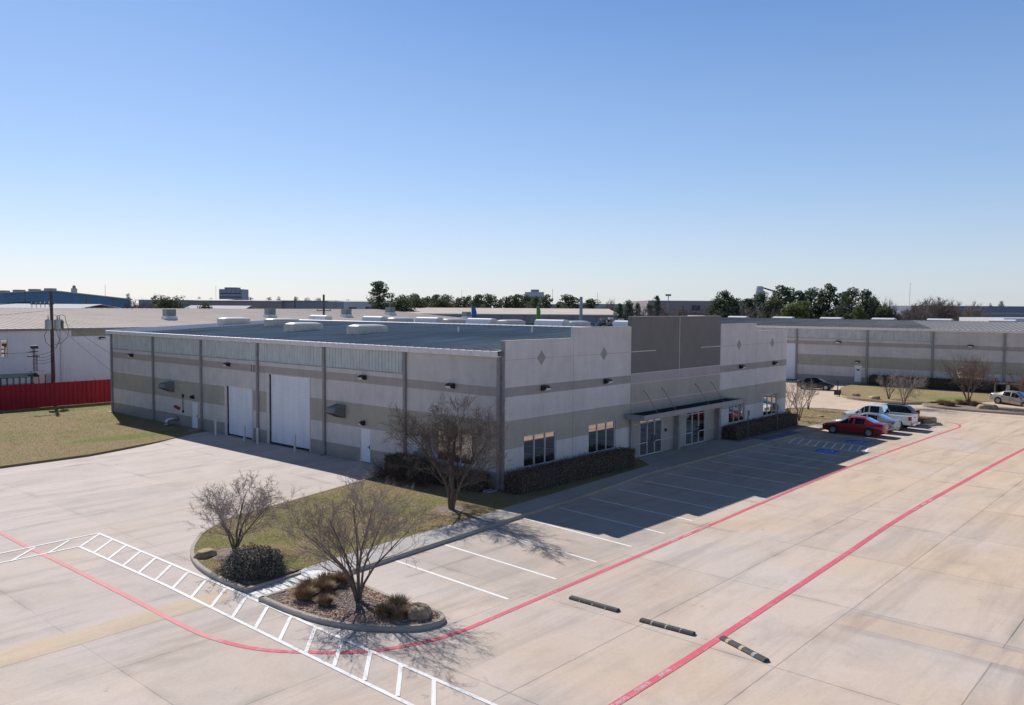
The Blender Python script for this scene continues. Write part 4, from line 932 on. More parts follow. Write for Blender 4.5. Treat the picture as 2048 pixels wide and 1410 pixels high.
# dark wagon
def suv(label,loc,rz,paint):
    hw=.93
    st=[(2.35,.58,.36,.72,.5,.78),(2.25,.84,.26,.80,.7,.88),(1.9,.91,.24,.90,.74,.97),(1.35,hw,.23,.97,.76,1.06),(.55,hw,.23,1.0,.70,1.60),(.1,hw,.23,1.02,.70,1.68),(0,hw,.23,1.02,.70,1.68),(-.85,hw,.23,1.04,.70,1.68),(-.95,hw,.23,1.04,.70,1.68),(-1.62,hw,.23,1.06,.68,1.63),(-1.72,hw,.23,1.06,.67,1.61),(-2.22,.90,.26,1.08,.66,1.20),(-2.36,.84,.30,1.0,.6,1.08),(-2.42,.7,.4,.9,.5,.98)]
    root=loft_car('parked_car',label,loc,rz,paint,st,(3,4,6,8),(3,),(10,),2.4,wheels=(1.42,-1.38),r=.36,hw=hw,group='cars parked around the lot')
    for s in (1,-1):
        g=MB(); g.obox((2.2,s*.68,.72),(.24,.34,.15),s*-.35); g.build('headlight',M['headl'],root,local=True)
        g=MB(); g.obox((-2.28,s*.78,.95),(.22,.2,.34),s*.2); g.build('tail_light',M['tail'],root,local=True)
        g=MB(); g.obox((.85,s*1.0,1.02),(.14,.2,.15)); g.build('wing_mirror',paint,root,local=True)
        g=MB(); g.path([(.3,s*.6,1.72),(-1.5,s*.6,1.70)],.025,6); g.build('roof_rail',M['dark'],root,local=True)
    g=MB(); g.box(-2.46,-2.36,-.7,.7,.42,.62); g.build('bumper',M['dark'],root,local=True)
    return root
suv('dark green estate car parked beyond the white pickup',(43.35,-6.2,ZL),HN,carmat('dark_green_paint',(.012,.02,.02),.3))
# pickup
def pickup(label,loc,rz,paint):
    hw=.99
    st=[(2.85,.66,.45,.86,.55,.95),(2.78,.93,.38,.92,.78,1.05),(2.4,.97,.36,1.02,.82,1.13),(1.72,hw,.36,1.08,.84,1.19),(.95,hw,.36,1.16,.74,1.80),(.6,hw,.36,1.17,.73,1.88),(.5,hw,.36,1.17,.73,1.88),(-.28,hw,.36,1.18,.73,1.88),(-.40,hw,.36,1.18,.72,1.86),(-.62,hw,.36,1.18,.75,1.22),(-.64,hw,.36,1.16,.8,1.17)]
    root=loft_car('pickup_truck',label,loc,rz,paint,st,(3,4,6),(3,),(8,),2.8,wheels=(1.85,-1.75),r=.40,hw=hw,group='cars parked around the lot',cat='pickup truck')
    g=MB()
    for s in (1,-1):
        pr=[(s*hw*.80,.45),(s*hw*.955,.5),(s*hw,.8),(s*hw*.975,1.20),(s*hw*.93,1.24),(s*hw*.84,1.24),(s*hw*.82,1.2),(s*hw*.82,.45)]
        g.extr(pr,'x',-2.80,-.655)
    g.box(-2.80,-2.72,-.80,.80,.5,1.235); g.box(-.72,-.655,-.80,.80,.5,1.235)
    g.build('cargo_bed',paint,root,local=True)
    g=MB(); g.box(-2.715,-.725,-.80,.80,.62,.66); g.build('bed_floor',M['black'],root,local=True)
    g=MB(); g.box(-2.84,-2.805,-.80,.80,.62,1.22); tg=g.build('tailgate',paint,root,local=True)
    g=MB(); g.box(-2.86,-2.842,-.14,.14,1.02,1.10); g.build('tailgate_handle',M['dark'],tg,local=True)
    g=MB(); g.box(-3.02,-2.86,-.92,.92,.46,.62); g.build('bumper',M['chrome'],root,local=True)
    g=MB(); g.box(-3.035,-3.02,-.2,.2,.48,.6); g.build('number_plate',M['plate'],root,local=True)
    for s in (1,-1):
        g=MB(); g.box(-2.83,-2.62,min(s*.83,s*.998),max(s*.83,s*.998),.86,1.18); g.build('tail_light',M['tail'],root,local=True)
        g=MB(); g.obox((2.66,s*.80,.86),(.3,.34,.22),s*-.25); g.build('headlight',M['headl'],root,local=True)
        g=MB(); g.obox((1.2,s*1.12,1.15),(.16,.24,.26)); g.build('wing_mirror',paint,root,local=True)
        g=MB()
        for x in (1.5,.55,-.5): g.box(x-.009,x+.009,min(s*(hw-.02),s*(hw+.004)),max(s*(hw-.02),s*(hw+.004)),.5,1.15)
        g.build('door_gap',M['black'],root,local=True)
    g=MB(); g.box(2.78,2.9,-.5,.5,.62,.86); g.build('grille',M['chrome'],root,local=True)
    return root
pickup('white crew-cab pickup truck parked nose-in with its open bed towards the lane',(40.6,-6.35,ZL),HN,carmat('white_truck_paint',(.74,.74,.75),.0))
# ------------------------------------------------------------------ rubber and concrete wheel stops
def rubber(label,a,b,seed,worn):
    a,b=Vector((*a,ZL+.004)),Vector((*b,ZL+.004)); L=(b-a).length; c=(a+b)/2; rz=math.atan2(b.y-a.y,b.x-a.x)
    t=thing('parking_stop',label,'wheel stop',tuple(c),rz,'rubber wheel stops left lying in the lane')
    g=MB(); pr=[(-.125,0),(-.125,.026),(-.08,.078),(-.06,.086),(.06,.086),(.08,.078),(.125,.026),(.125,0)]
    g.extr(pr,'x',-L/2,L/2); g.build('rubber_block',M['rubber'],t,local=True,bevel=.008)
    rr=random.Random(seed)
    for u in (-.27,.0,.27) if worn<2 else (-.33,-.02,.26):
        x=u*L; w=.014+rr.random()*.014 if worn<2 else .06
        g=MB()
        o2=[(-.129,.008),(-.129,.028),(-.084,.081),(-.062,.0895),(.03,.0895),(.03,.08),(-.02,.08)] if worn else [(-.129,.008),(-.129,.028),(-.10,.062),(-.095,.055)]
        g.extr(o2,'x',x-w,x+w); g.build('reflective_band',M['scuff' if worn<2 else ('patch' if u<.2 else 'scuff')],t,local=True)
    for u in (-.42,-.12,.12,.42):
        g=MB(); g.path([(u*L,-.0,.083),(u*L,-.0,.0885)],.018,8); g.build('bolt_hole',M['core'],t,local=True)
    return t
rubber('black rubber wheel stop lying nearest the first red line',(-10.43,-12.41),(-10.39,-14.33),1,0)
rubber('black rubber wheel stop lying midway between the two red lines',(-10.57,-15.32),(-10.47,-17.15),2,1)
rubber('scuffed black rubber wheel stop lying across the lane beyond the second red line',(-10.14,-17.92),(-10.82,-19.63),3,2)
for l,(x,y) in (('in front of the accessible bay beside the plain stalls',(25.6,-4.25)),('in front of the accessible bay next to the red sedan',(31.2,-4.25))):
    g=MB(); g.extr([(y-.1,ZL),(y-.09,ZL+.08),(y-.06,ZL+.12),(y+.06,ZL+.12),(y+.09,ZL+.08),(y+.1,ZL)],'x',x-.9,x+.9)
    tag(g.build('parking_stop',M['stop'],loc=(x,y,ZL),bevel=.01),'pale concrete wheel stop '+l,'wheel stop',group='concrete wheel stops')
M['galv']=pmat('galvanised_post',(.16,.165,.17),.5,.4)
for i,(x,l) in enumerate(((25.84,'nearer the entrance canopy'),(31.09,'nearer the parked red sedan'))):
    t=thing('sign_post','thin grey steel post with edge-on sign by the hedge, '+l,'sign post',(x,-1.52,0),0,'sign posts by the hedge')
    g=MB(); g.box(x-.03,x+.03,-1.55,-1.49,0,2.15); g.build('post',M['galv'],t)
    g=MB(); g.box(x-.15,x+.15,-1.575,-1.555,1.72,2.14); g.build('sign_plate',M['galv'],t)
t=thing('valve_post','short black post with square base on the kerb corner of the far lawn','valve post',(63.3,5.4,.1))
g=MB(); g.path([(63.3,5.4,.0),(63.3,5.4,1.5)],.06,8); g.box(63.18,63.42,5.28,5.52,1.45,1.6); g.build('post',M['dark'],t); g=MB(); g.box(63.0,63.6,5.1,5.7,0,.55); g.build('base',M['dark'],t)
t=thing('backflow_valve','red fire-line valves on grey pipework standing in front of the far warehouse','fire valve',(76,-9.3,.1))
g=MB(); g.path([(76,-9.3,0),(76,-9.3,1.25)],.2,10); g.build('standpipe',M['cap'],t)
g=MB(); g.path([(76,-8.0,.0),(76,-8.0,1.4),(76,-10.6,1.4),(76,-10.6,0)],.1,8); g.build('pipework',M['hood'],t)
for y,z,r_ in ((-8.0,1.75,.30),(-9.3,1.55,.2),(-10.5,1.7,.28)):
    g=MB(); g.path([(75.7,y+r_*math.cos(q),z+r_*math.sin(q)) for q in [R(24*k_) for k_ in range(16)]],.035,5,False); g.path([(76,y,1.3),(76,y,z+.2)],.07,8); g.path([(76,y,z),(75.7,y,z)],.05,6); g.build('hand_wheel',M['red'],t)
# ------------------------------------------------------------------ plants
def rvec(rr,d,ang,az=None):
    az=rr.uniform(0,2*math.pi) if az is None else az
    ref=Vector((0,0,1)) if abs(d.z)<.9 else Vector((1,0,0))
    u=d.cross(ref).normalized(); w=d.cross(u)
    return (d*math.cos(ang)+(u*math.cos(az)+w*math.sin(az))*math.sin(ang)).normalized()
def bare_tree(label,loc,H,Wd,stems,r0,seed,spread=.5,kids=(8,7,5,5),fork=.3,lean=(0,0),mat='twig',twig_r=.005,group='bare trees'):
    """leafless crape myrtle: a bundle of stems that opens into a fan, then three or four orders of twigs"""
    rr=random.Random(seed); tr=MB(); cr=MB(); levels=len(kids)
    def grow(p_,d,L,r,lev,tilt=None,az=0):
        n=(9,5,4,3,2)[min(lev,4)]; pts=[p_]; rad=[r]; dd=d
        for i in range(n):
            if lev==0:
                tt=tilt*(.30+.95*min(1,(i/n)/.55)); base=Vector((math.cos(az)*math.sin(tt)+lean[0]*i/n,math.sin(az)*math.sin(tt)+lean[1]*i/n,math.cos(tt)))
                dd=(base+Vector((rr.gauss(0,.07),rr.gauss(0,.07),0))).normalized()
            else:
                dd=(dd+Vector((rr.gauss(0,1),rr.gauss(0,1),rr.gauss(0,1)))*(.09+.04*lev)+Vector((0,0,.07))).normalized()
            p_=p_+dd*(L/n); pts.append(p_); rad.append(max(twig_r*.5,r*(1-.78*(i+1)/n)))
        (tr if lev<1 else cr).path(pts,rad,(8,5,4,3,3)[min(lev,4)],False)
        if lev>=levels: return
        k=kids[lev]
        for c in range(k):
            t=(fork+(1-fork)*(c+rr.random()*.9)/k) if lev==0 else (.22+.78*(c+rr.random()*.9)/k)
            t=min(t,.995); i=min(int(t*n),n-1); q=pts[i].lerp(pts[i+1],t*n-i)
            base=(pts[i+1]-pts[i]).normalized()
            nd=rvec(rr,base,R(rr.uniform(22,50) if lev else rr.uniform(18,46)))
            ll=(H*.36*(1.15-.45*t) if lev==0 else L*rr.uniform(.42,.62))
            grow(q,nd,ll*rr.uniform(.8,1.15),max(rad[i]*(.55 if lev else .5),twig_r),lev+1)
    for s_ in range(stems):
        az=2.4*s_+rr.uniform(-.5,.5); tilt=spread*math.sqrt((s_+.35)/stems)
        off=Vector((math.cos(az),math.sin(az),0))*r0*(.0 if s_==0 else .9)
        grow(off+Vector((0,0,-.06)),Vector((0,0,1)),H*.74*rr.uniform(.88,1.08),r0*rr.uniform(.8,1.1),0,tilt,az)
    kz=H/max(v[2] for v in cr.v)
    rs=sorted(math.hypot(v[0],v[1]) for v in cr.v[::7]); kx=(Wd/2)/rs[int(len(rs)*.955)]
    z1=H*.3
    for b in (tr,cr):
        b.v=[(x*(1+(kx-1)*min(1,max(0,z)/z1)),y*(1+(kx-1)*min(1,max(0,z)/z1)),z*kz) for x,y,z in b.v]
    t=thing('bare_tree',label,'tree',loc,0,group)
    tr.build('trunk',M['bark'],t,local=True,fix=False,smooth=True)
    cr.build('crown',M[mat],t,local=True,fix=False,smooth=True)
    return t
bare_tree('tall bare multi-stem crape myrtle growing from the gravel island',(-15.67,-7.51,-.02),4.6,4.7,7,.055,11,.62,(7,6,5,4),.30,mat='twig',twig_r=.0045)
bare_tree('small bare crape myrtle on the rounded tip of the lawn by the dark shrub',(-15.6,.38,0),3.45,4.7,5,.05,5,.75,(7,6,5,5),.24,mat='twigl',twig_r=.0048)
bare_tree('wide dark bare tree standing before the warehouse front corner',(-4.75,-.82,0),5.7,7.0,4,.085,27,.72,(9,8,6,5),.20,lean=(-.12,.13),mat='twigd',twig_r=.0062)
bare_tree('pale bare tree at the right end of the warehouse, beside the hedge',(38.65,-.22,0),3.7,3.4,4,.06,31,.65,(6,5,5),.25,mat='twigl',twig_r=.010)
bare_tree('slim bare sapling close behind the warehouse right corner',(42.1,2.2,0),3.3,2.2,3,.045,32,.5,(5,5,5),.3,mat='twigl',twig_r=.009)
bare_tree('slender bare tree on the lawn by the drive, behind the pale bare tree',(47.3,2.4,0),3.2,2.4,3,.045,33,.5,(5,5,5),.3,mat='twigl',twig_r=.009)
bare_tree('windswept bare tree rising above the dark estate car',(56.9,-3.6,-.1),4.3,4.6,6,.055,41,.8,(6,6,5),.15,lean=(.25,-.25),mat='twigl',twig_r=.011)
bare_tree('low bare bush-tree on the lawn edge left of the windswept tree',(62.0,-.6,.1),2.9,3.0,4,.05,43,.7,(5,5,5),.15,mat='twigl',twig_r=.011)
bare_tree('russet bare tree with thick pale trunk in the far planting strip',(62.2,-8.3,.03),5.5,4.6,7,.075,44,.62,(8,7,5),.32,mat='twigr',twig_r=.012)
bare_tree('bare shrub tree in front of the red fire valves at the right edge',(71.5,-11.6,.1),3.9,4.2,4,.05,45,.7,(6,5,5),.15,mat='twigr',twig_r=.012)
def leafcloud(g,n,size,fn,rr):
    for _ in range(n):
        c,nn=fn(); a=rr.uniform(0,6.28); s=size*rr.uniform(.6,1.3)
        nn=(Vector(nn)+Vector((rr.gauss(0,.6),rr.gauss(0,.6),rr.gauss(0,.6)))).normalized()
        u=nn.orthogonal().normalized(); w=nn.cross(u); u,w=u*math.cos(a)+w*math.sin(a),w*math.cos(a)-u*math.sin(a)
        c=Vector(c)
        g.add([tuple(c-u*s*.5),tuple(c+w*s*.32),tuple(c+u*s*.5),tuple(c-w*s*.32)],[(0,1,2,3)])
def hedge(label,x0,x1,y0,y1,h,n,mat='hedge',seed=1,size=.085,green_top=None):
    rr=random.Random(seed); cx,cy=(x0+x1)/2,(y0+y1)/2
    t=thing('hedge',label,'hedge',(cx,cy,0))
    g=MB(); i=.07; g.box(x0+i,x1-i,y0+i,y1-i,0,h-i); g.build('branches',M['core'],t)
    g=MB(); ax,ay=x1-x0,y1-y0; A=[ax*ay,ax*h,ax*h,ay*h,ay*h]; S=sum(A)
    def fn():
        q=rr.random()*S; u,v=rr.random(),rr.random(); b=rr.uniform(-.10,.05)+(rr.random()**9)*.22; wob=.10*noise.noise(Vector((u*max(ax,ay)*1.3,v*2,seed)))
        if q<A[0]: return (x0+u*ax,y0+v*ay,h+b+wob),(0,0,1)
        q-=A[0]
        if q<A[1]: return (x0+u*ax,y0-b-wob,v*h),(0,-1,.3)
        q-=A[1]
        if q<A[2]: return (x0+u*ax,y1+b+wob,v*h),(0,1,.3)
        q-=A[2]
        if q<A[3]: return (x0-b-wob,y0+u*ay,v*h),(-1,0,.3)
        return (x1+b+wob,y0+u*ay,v*h),(1,0,.3)
    leafcloud(g,n,size,fn,rr)
    g.build('leaves',M[mat],t,fix=False)
    return t
hedge('long clipped brown hedge under the two windows left of the canopy',-.25,10.75,-1.35,-.25,1.08,10000,seed=3)
hedge('clipped brown hedge along the wall right of the canopy, behind the sign posts',24.45,35.9,-1.3,-.2,1.0,7000,seed=4)
hedge('tall green-topped hedge against the side wall behind the dark bare tree',-1.5,-.35,5.0,8.1,1.15,3500,'hedgeg',5)
hedge('low shaded hedge on the side wall between the corner downspout and the green-topped hedge',-1.35,-.3,.75,4.9,.9,3000,'hedge',6)
hedge('long dark hedge along the wall of the far warehouse',77.9,79.3,-7.9,6.8,1.35,3500,'hedgeg',7,.16)
hedge('dark hedge on the far warehouse wall at the right frame edge',77.9,79.3,-15,-8.5,1.35,1500,'hedgeg',8,.16)
# twiggy brush leaning out below the tree
rr=random.Random(77); g=MB()
for _ in range(420):
    x=rr.uniform(-2.4,-1.4); y=rr.uniform(3.6,8.2); p0=Vector((x,y,rr.uniform(.0,.3)))
    d=Vector((rr.uniform(-1,-.1),rr.uniform(-.7,.3),rr.uniform(.1,.8))).normalized(); p1=p0+d*.5; p2=p1+(d+Vector((0,0,rr.uniform(-.5,.4)))).normalized()*.5
    g.path([p0,p1,p2],[.014,.009,.005],3,False)
tag(g.build('brush_shrub',M['twigd'],loc=(-1.9,5.8,0),fix=False),'tangle of bare brown shrub stems in front of the green-topped hedge','shrub')
def shrub(label,c,rx,ry,h,n,mat='shrub',seed=1,size=.10,name='shrub'):
    rr=random.Random(seed); t=thing(name,label,'shrub',(c[0],c[1],c[2]))
    g=MB(); 
    for i in range(7):
        for j in range(12):
            v=(i+.0)/6*math.pi/2; u=j/12*2*math.pi; g.v.append((rx*.82*math.cos(v)*math.cos(u),ry*.82*math.cos(v)*math.sin(u),h*.82*math.sin(v)))
    for i in range(6):
        for j in range(12): g.f.append((i*12+j,i*12+(j+1)%12,(i+1)*12+(j+1)%12,(i+1)*12+j))
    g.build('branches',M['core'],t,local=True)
    g=MB()
    def fn():
        v=math.asin(rr.random()**.8); u=rr.uniform(0,6.283); k=rr.uniform(.82,1.06)*(1+.16*noise.noise(Vector((math.cos(u)*2.2,math.sin(u)*2.2,v*2+seed))))
        return (rx*k*math.cos(v)**.7*math.cos(u),ry*k*math.cos(v)**.7*math.sin(u),h*k*math.sin(v)+.03),(math.cos(v)*math.cos(u),math.cos(v)*math.sin(u),math.sin(v)+.2)
    leafcloud(g,n,size,fn,rr); g.build('leaves',M[mat],t,local=True,fix=False)
    return t
shrub('dark rounded evergreen shrub at the lawn tip beside the crossing',(-16.4,-2.3,0),1.08,1.12,.84,5600,seed=2,size=.085)
def clump(label,c,r,h,seed,group,name='ornamental_grass'):
    rr=random.Random(seed); g=MB()
    for _ in range(620):
        a=rr.uniform(0,6.28); q=r*.45*math.sqrt(rr.random()); t=rr.uniform(.05,.85)
        p0=Vector((math.cos(a)*q,math.sin(a)*q,0)); a2=a+rr.gauss(0,.5)
        d=Vector((math.cos(a2)*math.sin(t),math.sin(a2)*math.sin(t),math.cos(t))); L=h*rr.uniform(.75,1.15)
        p1=p0+d*L*.6; p2=p1+(d+Vector((math.cos(a2)*.35,math.sin(a2)*.35,-.3))).normalized()*L*.42
        s=d.cross(Vector((0,0,1)));
        if s.length<1e-3: s=Vector((1,0,0))
        s=s.normalized()*.009
        g.add([tuple(p0-s),tuple(p0+s),tuple(p1+s),tuple(p1-s),tuple(p2)],[(0,1,2,3),(3,2,4)])
    return tag(g.build(name,M['ograss'],loc=None,fix=False),label,'ornamental grass',group)
def clump_at(label,c,r,h,seed):
    o=clump(label,c,r,h,seed,'dry ornamental grass clumps'); o.location=c; return o
IS=-.02
clump_at('dry brown grass clump nearest the kerb at the left of the island',(-16.85,-6.1,IS),.42,.50,1)
clump_at('dry brown grass clump second along the left edge of the island',(-16.3,-5.55,IS),.40,.48,2)
clump_at('dry brown grass clump right of the two along the island left edge',(-16.02,-6.05,IS),.42,.50,3)
clump_at('small spiky brown grass clump in the mulch left of the island trunk',(-16.7,-7.05,IS),.34,.38,4)
clump_at('dry brown grass clump at the top corner of the island by the sidewalk',(-15.5,-5.5,IS),.44,.50,5)
clump_at('dry brown grass clump beside the sidewalk kerb, right of the corner clump',(-15.05,-5.75,IS),.42,.48,6)
clump_at('tall brown grass clump just left of the island boulder',(-15.42,-9.2,IS),.40,.52,7)
clump_at('low brown grass clump left of the boulder near the island kerb',(-16.0,-9.25,IS),.40,.42,8)
clump_at('brown grass clump in front of the boulder at the island kerb',(-15.85,-9.75,IS),.42,.45,9)
for i,(x,y,l) in enumerate([(60.9,-6.3,'leftmost in the far planting strip'),(60.3,-7.0,'second from the left in the far planting strip'),(62.6,-7.6,'left of the russet tree trunk'),(62.2,-8.95,'right of the russet tree trunk'),(45.1,-8.2,'on the small island behind the estate car')]):
    o=clump_at('rounded brown grass tussock '+l,(x,y,.02),.75,.62,20+i); o.scale=(1.3,1.3,1)
def boulder(label,c,sx,sy,sz,rz,seed):
    bm=bmesh.new(); bmesh.ops.create_icosphere(bm,subdivisions=4,radius=1)
    for v in bm.verts:
        p_=v.co.copy(); k=1+.22*noise.noise(p_*1.1+Vector((seed,0,0)))+.10*noise.noise(p_*2.7+Vector((0,seed,0)))+.035*noise.noise(p_*8)
        q=p_*k; q=Vector((math.copysign(abs(q.x)**.8,q.x),math.copysign(abs(q.y)**.8,q.y),math.copysign(abs(q.z)**.7,q.z)))
        q.z=min(q.z,.80+.06*noise.noise(p_*3))
        v.co=Vector((q.x*sx,q.y*sy,max(q.z,-.3)*sz))
    me=bpy.data.meshes.new('boulder'); bm.to_mesh(me); bm.free(); me.materials.append(M['rock'])
    for f in me.polygons: f.use_smooth=True
    try: me.set_sharp_from_angle(angle=R(35))
    except Exception: pass
    o=bpy.data.objects.new('boulder',me); col.objects.link(o); o.location=c; o.rotation_euler=(0,0,rz)
    return tag(o,label,'boulder',group='landscape boulders')
boulder('large tan boulder at the rounded end of the gravel island',(-15.25,-10.05,-.02),.44,.36,.42,.6,3)
boulder('flat brown boulder on the lawn edge beside the small crape myrtle',(-16.62,.85,-.06),.44,.34,.34,.3,8)
boulder('squat tan boulder in front of the champagne sedan',(60.3,-10.5,.0),.55,1.0,.55,.2,12)
boulder('square tan boulder on the small island behind the estate car',(45.4,-9.0,0),.5,.6,.62,.5,15)
boulder('low brown boulder on the lawn behind the right-end bare tree',(43.7,3.2,0),.35,.35,.42,0,17)
boulder('flat rock at the left tip of the far lawn',(62.8,3.2,.1),.5,.45,.35,0,19)
boulder('reddish flat rock on the kerb edge of the far lawn',(61.0,.6,.1),.6,.5,.4,1,21)
boulder('small pale stone lying on the lawn right of the hedge',(42.6,-.6,0),.32,.22,.16,1,27)
# river stones round the island
rr=random.Random(5); g=MB(); cnt=0
xs_=[q[0] for q in isl_in]; ys_=[q[1] for q in isl_in]
inner2=offset(isl_in,.62,True)
ico=[(0,0,1),(.894,0,.447),(.276,.851,.447),(-.724,.526,.447),(-.724,-.526,.447),(.276,-.851,.447),(.724,.526,-.447),(-.276,.851,-.447),(-.894,0,-.447),(-.276,-.851,-.447),(.724,-.526,-.447),(0,0,-1)]
icf=[(0,1,2),(0,2,3),(0,3,4),(0,4,5),(0,5,1),(1,6,2),(2,7,3),(3,8,4),(4,9,5),(5,10,1),(6,7,2),(7,8,3),(8,9,4),(9,10,5),(10,6,1),(11,7,6),(11,8,7),(11,9,8),(11,10,9),(11,6,10)]
while cnt<3600:
    x,y=rr.uniform(min(xs_),max(xs_)),rr.uniform(min(ys_),max(ys_))
    if not inpoly(x,y,isl_in): continue
    if inpoly(x,y,inner2) and rr.random()>.10: continue
    s=rr.uniform(.022,.055); a=rr.uniform(0,6.28); ca,sa=math.cos(a),math.sin(a); e=rr.uniform(.6,1); f=rr.uniform(.45,.8)
    g.add([(x+(px*ca-py*e*sa)*s,y+(px*sa+py*e*ca)*s,-.015+rr.uniform(0,.02)+pz*s*f) for px,py,pz in ico],icf); cnt+=1
o=g.build('river_gravel',M['stone'],fix=False); o['kind']='stuff'
# mulch chips
g=MB(); cnt=0
while cnt<5000:
    x,y=rr.uniform(min(xs_),max(xs_)),rr.uniform(min(ys_),max(ys_))
    if not inpoly(x,y,inner2): continue
    a=rr.uniform(0,6.28); l=rr.uniform(.02,.06); z=-.012+rr.uniform(0,.02); ca,sa=math.cos(a)*l,math.sin(a)*l
    g.add([(x-ca,y-sa,z),(x+sa*.3,y-ca*.3,z+.004),(x+ca,y+sa,z+rr.uniform(-.01,.02)),(x-sa*.3,y+ca*.3,z+.004)],[(0,1,2,3)]); cnt+=1
M['chip']=island_mat('mulch_chip',[(.20,.15,.13),(.34,.285,.27),(.44,.39,.37),(.17,.125,.11),(.36,.29,.25)],.9)
o=g.build('mulch_chips',M['chip'],fix=False); o['kind']='stuff'
# lawn blades
def blades(poly,n,h,seed,z=0,w=.012):
    rr=random.Random(seed); xs_=[q[0] for q in poly]; ys_=[q[1] for q in poly]; g=MB(); c=0
    while c<n:
        x,y=rr.uniform(min(xs_),max(xs_)),rr.uniform(min(ys_),max(ys_))
        if not inpoly(x,y,poly): continue
        d=noise.noise(Vector((x*.8,y*.8,seed)))
        if rr.random()>.75+d*.3: continue
        for k in range(3):
            a=rr.uniform(0,6.28); hh=h*rr.uniform(.5,1.3); lx,ly=math.cos(a)*hh*.6,math.sin(a)*hh*.6; sx,sy=-math.sin(a)*w,math.cos(a)*w
            g.add([(x-sx,y-sy,z-.01),(x+sx,y+sy,z-.01),(x+lx,y+ly,z+hh)],[(0,1,2)])
        c+=1
    o=g.build('lawn_grass',M['blade'],fix=False); o['kind']='stuff'; return o
blades(offset(lawn_poly,-.0),30000,.028,3,0,.009)
blades([(-20,26.9),(-10.45,27.25),(-5.1,29.05),(-1.66,30.6),(-.2,31),(-.2,48),(3,49),(3,55.9),(-20,55.9)],24000,.035,4,0,.016)
blades(LR,6000,.035,5,0,.016)
rr=random.Random(12); g=MB(); cnt=0
while cnt<900:
    if cnt%2: x,y=rr.uniform(-17,10),rr.uniform(-3.4,8)
    else: x,y=rr.uniform(-16,3),rr.uniform(27,55.5)
    if not (inpoly(x,y,lawn_poly) or inpoly(x,y,LL)): continue
    a=rr.uniform(0,6.28); l=rr.uniform(.025,.055); ca,sa=math.cos(a)*l,math.sin(a)*l; z=.03
    g.add([(x-ca,y-sa,z),(x+sa*.6,y-ca*.6,z+.01),(x+ca,y+sa,z+.015),(x-sa*.6,y+ca*.6,z)],[(0,1,2,3)]); cnt+=1
M['leaf']=island_mat('fallen_leaf',[(.35,.24,.13),(.45,.34,.2),(.22,.14,.08)],.9)
o=g.build('fallen_leaves',M['leaf'],fix=False); o['kind']='stuff'
# ------------------------------------------------------------------ background trees
def crown_tree(kind,seed):
    rr=random.Random(seed); H=14.0; g=MB(); tr=MB()
    t0=bpy.data.objects.new('tmp',None)
    tr.path([(0,0,-.3),(rr.uniform(-.2,.2),rr.uniform(-.2,.2),H*.5),(rr.uniform(-.4,.4),rr.uniform(-.4,.4),H*.93)],[.26,.18,.05],7)
    blobs=[]
    if kind=='pine':
        nb=34; lob=rr.uniform(.50,.62)
        for i in range(nb):
            f=.22+.73*(i+.5)/nb; z=H*f
            dome=math.sqrt(max(0,1-((f-lob)/(.97-lob))**2)) if f>lob else .55+.45*(f/lob)
            rad=2.5*dome*rr.uniform(.2,1.0); a=i*2.4+rr.uniform(-.7,.7); s=rr.uniform(.8,1.5)*(.75+.35*dome)
            blobs.append((math.cos(a)*rad,math.sin(a)*rad,z,s,s*rr.uniform(.5,.75)))
            if rr.random()<.7: tr.path([(0,0,z-rad*.25),(math.cos(a)*rad*.6,math.sin(a)*rad*.6,z-.1),(math.cos(a)*rad,math.sin(a)*rad,z)],[.09,.06,.03],4,False)
        per,size=125,.40
    else:
        for i in range(26):
            v=rr.uniform(-.35,1); a=rr.uniform(0,6.28); k=rr.uniform(.45,1); rad=3.1*k*math.cos(max(0,v)*1.25)
            blobs.append((math.cos(a)*rad,math.sin(a)*rad,H*.56+v*H*.34*k,rr.uniform(1.1,1.9),rr.uniform(.9,1.5)))
        per,size=130,.42
    for bx_,by_,bz,s,sv in blobs:
        def fn():
            u=rr.uniform(0,6.283); c=rr.uniform(-1,1); sq=math.sqrt(1-c*c); k=rr.uniform(.35,1)**.5
            return (bx_+sq*math.cos(u)*s*k,by_+sq*math.sin(u)*s*k,bz+c*sv*k),(sq*math.cos(u),sq*math.sin(u),c+.4)
        leafcloud(g,per,size,fn,rr)
    k=H/max(v[2] for v in g.v); g.v=[(x,y,z*k) for x,y,z in g.v]; tr.v=[(x,y,min(z*k,H*.95)) for x,y,z in tr.v]
    return tr,g
def protos(kind,seeds,mats):
    out=[]
    for s,m in zip(seeds,mats):
        tr,g=crown_tree(kind,s)
        me=[]
        for nm,b,mt in (('trunk',tr,M['ptrunk']),('crown',g,M[m])):
            q=bpy.data.meshes.new(nm); q.from_pydata(b.v,[],b.f); q.materials.append(mt); me.append((nm,q))
        out.append(me)
    return out
